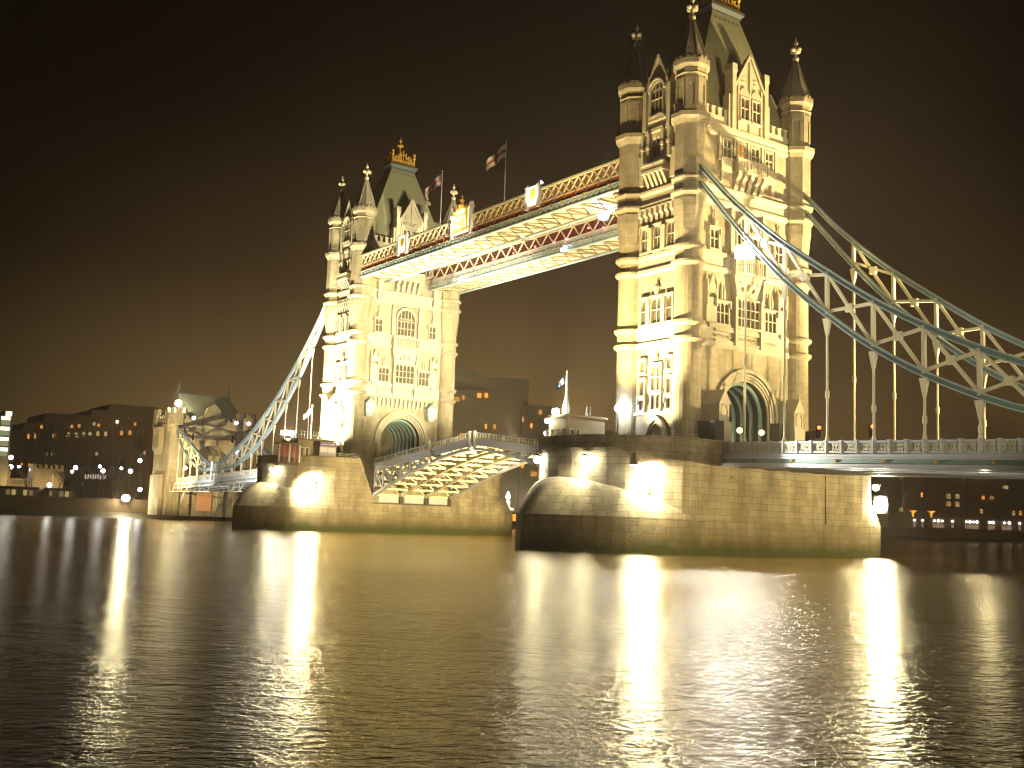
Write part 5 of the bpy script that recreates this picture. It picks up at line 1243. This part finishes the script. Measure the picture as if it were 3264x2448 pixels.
# local +x faces the river
m = MB()
m.box(-24, 0, -40, -8, 0, 38); m.box(-24, -3, -34, -10, 38, 44); m.box(-22, -2, -14, 6, 0, 42.5); m.box(-22, 0, 4, 14, 0, 34); m.box(-20, 1, 12, 40, 0, 27); m.box(-16, -6, -28, -20, 44, 47.0)
for k in range(11): m.box(0.0, 0.35, -40, -8, 3.2+k*3.1, 4.2+k*3.1)
for k in range(8): m.box(1.0, 1.35, 12, 40, 3.2+k*3.1, 4.2+k*3.1)
for k in range(9): m.box(-40+24+k*0, -40+24, -8, -8, 0, 0) if False else None
for k in range(12): m.box(0.0, 0.5, -39.6+k*2.7, -39.2+k*2.7, 1, 38)
for k in range(10): m.box(1.0, 1.5, 13+k*2.8, 13.4+k*2.8, 1, 27)
obj('wall', m, M['conc'], t)
ct = Matrix.Rotation(radians(32), 3, 'Z')
for X_, Y_, Z_, mm, w_ in ((-184.8, 79.9, 39.0, 'win_warm', 1.6), (-183.7, 81.5, 39.6, 'win_warm', 0.9), (-181, 85.6, 40.5, 'orange', 1.2), (-179.8, 87.4, 40.6, 'orange', 1.0), (-173.2, 97, 33.6, 'win_warm', 0.7), (-170, 101.2, 36.0, 'win_warm', 1.0), (-178.2, 89.8, 31.0, 'win_warm', 0.9), (-179.7, 87.6, 31.0, 'orange', 0.6), (-183.7, 81.5, 27.9, 'win_warm', 1.4), (-171.6, 99.1, 31.7, 'orange', 0.6), (-170.9, 100.1, 16.9, 'win_warm', 1.8), (-173, 97.2, 19.4, 'orange', 0.8), (-176, 92, 22.5, 'orange', 0.5)):
    l = ct @ Vector((X_+180, Y_-96, 0)); px = 1.4 if l.y > 11 else 0.45
    m = MB(); m.box(px, px+0.12, l.y-w_/2, l.y+w_/2, Z_-4.2-0.7, Z_-4.2+0.7); obj('window', m, M[mm], t)
t = thing('floating_pavilion', 'small lit pavilion with a bulb-topped tier, in the gap between the piers', 'pavilion', (-176, 94, 0))
m = MB(); m.box(-4, 4, -4, 4, -0.5, 2.4); obj('pontoon', m, M['dark'], t)
m = MB(); m.box(-2.6, 2.6, -2.6, 2.6, 2.4, 4.4); obj('cabin', m, M['orange'], t)
m = MB(); m.lathe([(1.9, 5.6), (1.9, 6.2), (0.6, 6.4), (0.7, 8.2), (0.3, 8.6)], 10); obj('tier', m, M['crest'], t)
m = MB(); m.lathe([(0.3, 8.8), (0.75, 9.3), (0.7, 9.9), (0.3, 10.8), (0.05, 11.3)], 12, smooth=True); obj('bulb', m, M['shop'], t)
m = MB(); m.lathe([(2.9, 4.4), (3.1, 4.9), (0.9, 5.6)], 10); obj('roof', m, M['hutdark'], t)
street_lamp(-177.1, 91.0, 10.2, 4.2, 'round yellow lamp beside the bulb-topped pavilion, at the edge of the farther pier', 0.6, 'globe_warm', 'lamps in the gap between the piers')
street_lamp(-172.8, 97.8, 7.4, 0.2, 'small white lamp right of the bulb-topped pavilion', 0.4, 'globe', 'lamps in the gap between the piers')

# ================================================================== FAR RIGHT: wharves across the river
A = Vector((-290, 428)); B = Vector((-196, 489)); dB = (B-A).normalized(); ang = atan2(dB.y, dB.x)
m = MB(); m.box(-60, 260, 0, 4, -1, 5.2); tag(obj('wharf_wall', m, M['brick'], None, (A.x, A.y, 0), ang), 'dark quay wall across the river at the right', 'quay wall')
def wharf(u0, u1, h, label, wins, ups=(), shops=()):
    t = thing('wharf_building', label, 'building', (A.x, A.y, 5.2), ang, 'wharf buildings across the river')
    m = MB(); m.box(u0, u1, 5, 22, 0, h); m.ext([(u0, h), (u1, h), (u1-2, h+3.5), (u0+2, h+3.5)], 5, 22)
    for k in range(int(h/4)): m.box(u0, u1, 4.75, 5.05, 6.2+k*4.0, 6.5+k*4.0)
    for k in range(int((u1-u0)/3.2)): m.box(u0+k*3.2+0.9, u0+k*3.2+1.3, 4.8, 5.05, 0, h)
    obj('wall', m, M['brick'], t)
    for u, z, w_, hh, mm in wins:
        m = MB(); m.box(u-w_/2, u+w_/2, 4.9, 5.0, z-hh/2, z+hh/2); obj('window', m, M[mm], t)
    for u, z in ups:
        m = MB(); m.ext([(u-0.4, z-1.2), (u+0.4, z-1.2), (u+0.5, z+0.8), (u+2.2, z+2.2), (u-2.2, z+2.2), (u-0.5, z+0.8)], 4.86, 5.0); obj('uplight_wash', m, M['orange'], t)  # glowing fan shaped like the wash of an uplighter on the wall
    for u, w_ in shops:
        nn = max(1, int(w_/1.7))
        for q in range(nn):
            c = u-w_/2+(q+0.5)*w_/nn; m = MB(); m.ball((c, 4.4, 4.6), 0.75 if q % 2 else 0.6, 10, 6); obj('shop_light', m, M['shop'], t)
        m = MB(); m.box(u-w_/2, u+w_/2, 4.8, 5.0, 0.8, 3.0); obj('shop_window', m, mat('shop_glow', (0.1, 0.05, 0.02), 0.5, emis=(0.9, 0.6, 0.35), estr=0.25), t)
U = lambda X, Y: (Vector((X, Y))-A).dot(dB)
wharf(-4, 14, 25, 'left of the dark wharf buildings, with the single pale window', ((U(-279, 435.6), 10.3, 2.0, 2.0, 'win_pale'), (U(-277, 437), 18.6, 1.0, 1.6, 'win_warm')))
wharf(14.3, 46, 27, 'dark wharf building with orange uplights, below the bridge deck at the right',
      ((U(-258.5, 449.5), 18.4, 2.2, 2.6, 'win_pale'), (U(-254.6, 452), 18.5, 2.0, 2.4, 'win_pale'), (U(-258.5, 449.5), 14.0, 2.2, 2.4, 'win_warm'), (U(-254.7, 452), 14.0, 2.0, 2.6, 'win_pale'), (U(-270, 442), 18.8, 1.3, 2.4, 'orange')),
      ((U(-273.9, 439.2), 7.7), (U(-266, 444.6), 7.7)), ((U(-273.3, 439.6), 1.6), (U(-269.8, 442), 1.2), (U(-263, 446.5), 6.0), (U(-256.9, 450.5), 1.4), (U(-248.6, 455.7), 7.0)))
wharf(46.3, 150, 30, 'dark wharf building furthest right, with scattered lit windows and shop lights',
      ((U(-243.2, 459), 18.1, 1.8, 1.8, 'win_warm'), (U(-239.8, 461), 18.2, 1.8, 1.8, 'win_warm'), (U(-245, 457.6)+1, 10.6, 1.6, 2.2, 'win_warm'), (U(-230.5, 466.6), 10.0, 1.4, 2.4, 'win_pale'), (U(-227.6, 468.2), 10.1, 1.4, 2.4, 'win_warm'), (U(-233.8, 464.7), 23.9, 2.6, 1.8, 'win_pale'), (U(-247, 456.7)+4, 18, 1.2, 1.6, 'orange')),
      (), ((U(-240.2, 460.9), 3.4), (U(-233.5, 464.8), 5.0), (U(-228, 468), 1.0)))
t = thing('moored_pontoon', 'low dark pontoon with a few small lights right of the nearer pier', 'pontoon', (-286, 430, 0), ang)
m = MB(); m.box(-6, 4, -3, 0, -0.3, 3.0); obj('hull', m, M['dark'], t)
for k in range(3):
    m = MB(); m.ball((-2+k*1.6, -3.2, 6.0), 0.35, 8, 5); m.rod((-2+k*1.6, -3.2, 3), (-2+k*1.6, -3.2, 6), 0.08); obj('deck_light', m, M['win_pale'], t)

# ================================================================== HAZE
HAZE = 0.00038
if HAZE:
    m = bpy.data.materials.new('river_haze'); m.use_nodes = True; n = m.node_tree; n.nodes.clear()
    o_ = n.nodes.new('ShaderNodeOutputMaterial'); v = n.nodes.new('ShaderNodeVolumePrincipled')
    v.inputs['Color'].default_value = (1.0, 0.77, 0.52, 1); v.inputs['Density'].default_value = HAZE; v.inputs['Anisotropy'].default_value = 0.6
    n.links.new(v.outputs[0], o_.inputs['Volume'])
    w = MB(); w.box(-900, 250, -500, 900, -8, 82); tag(obj('haze', w, m), kind='stuff')
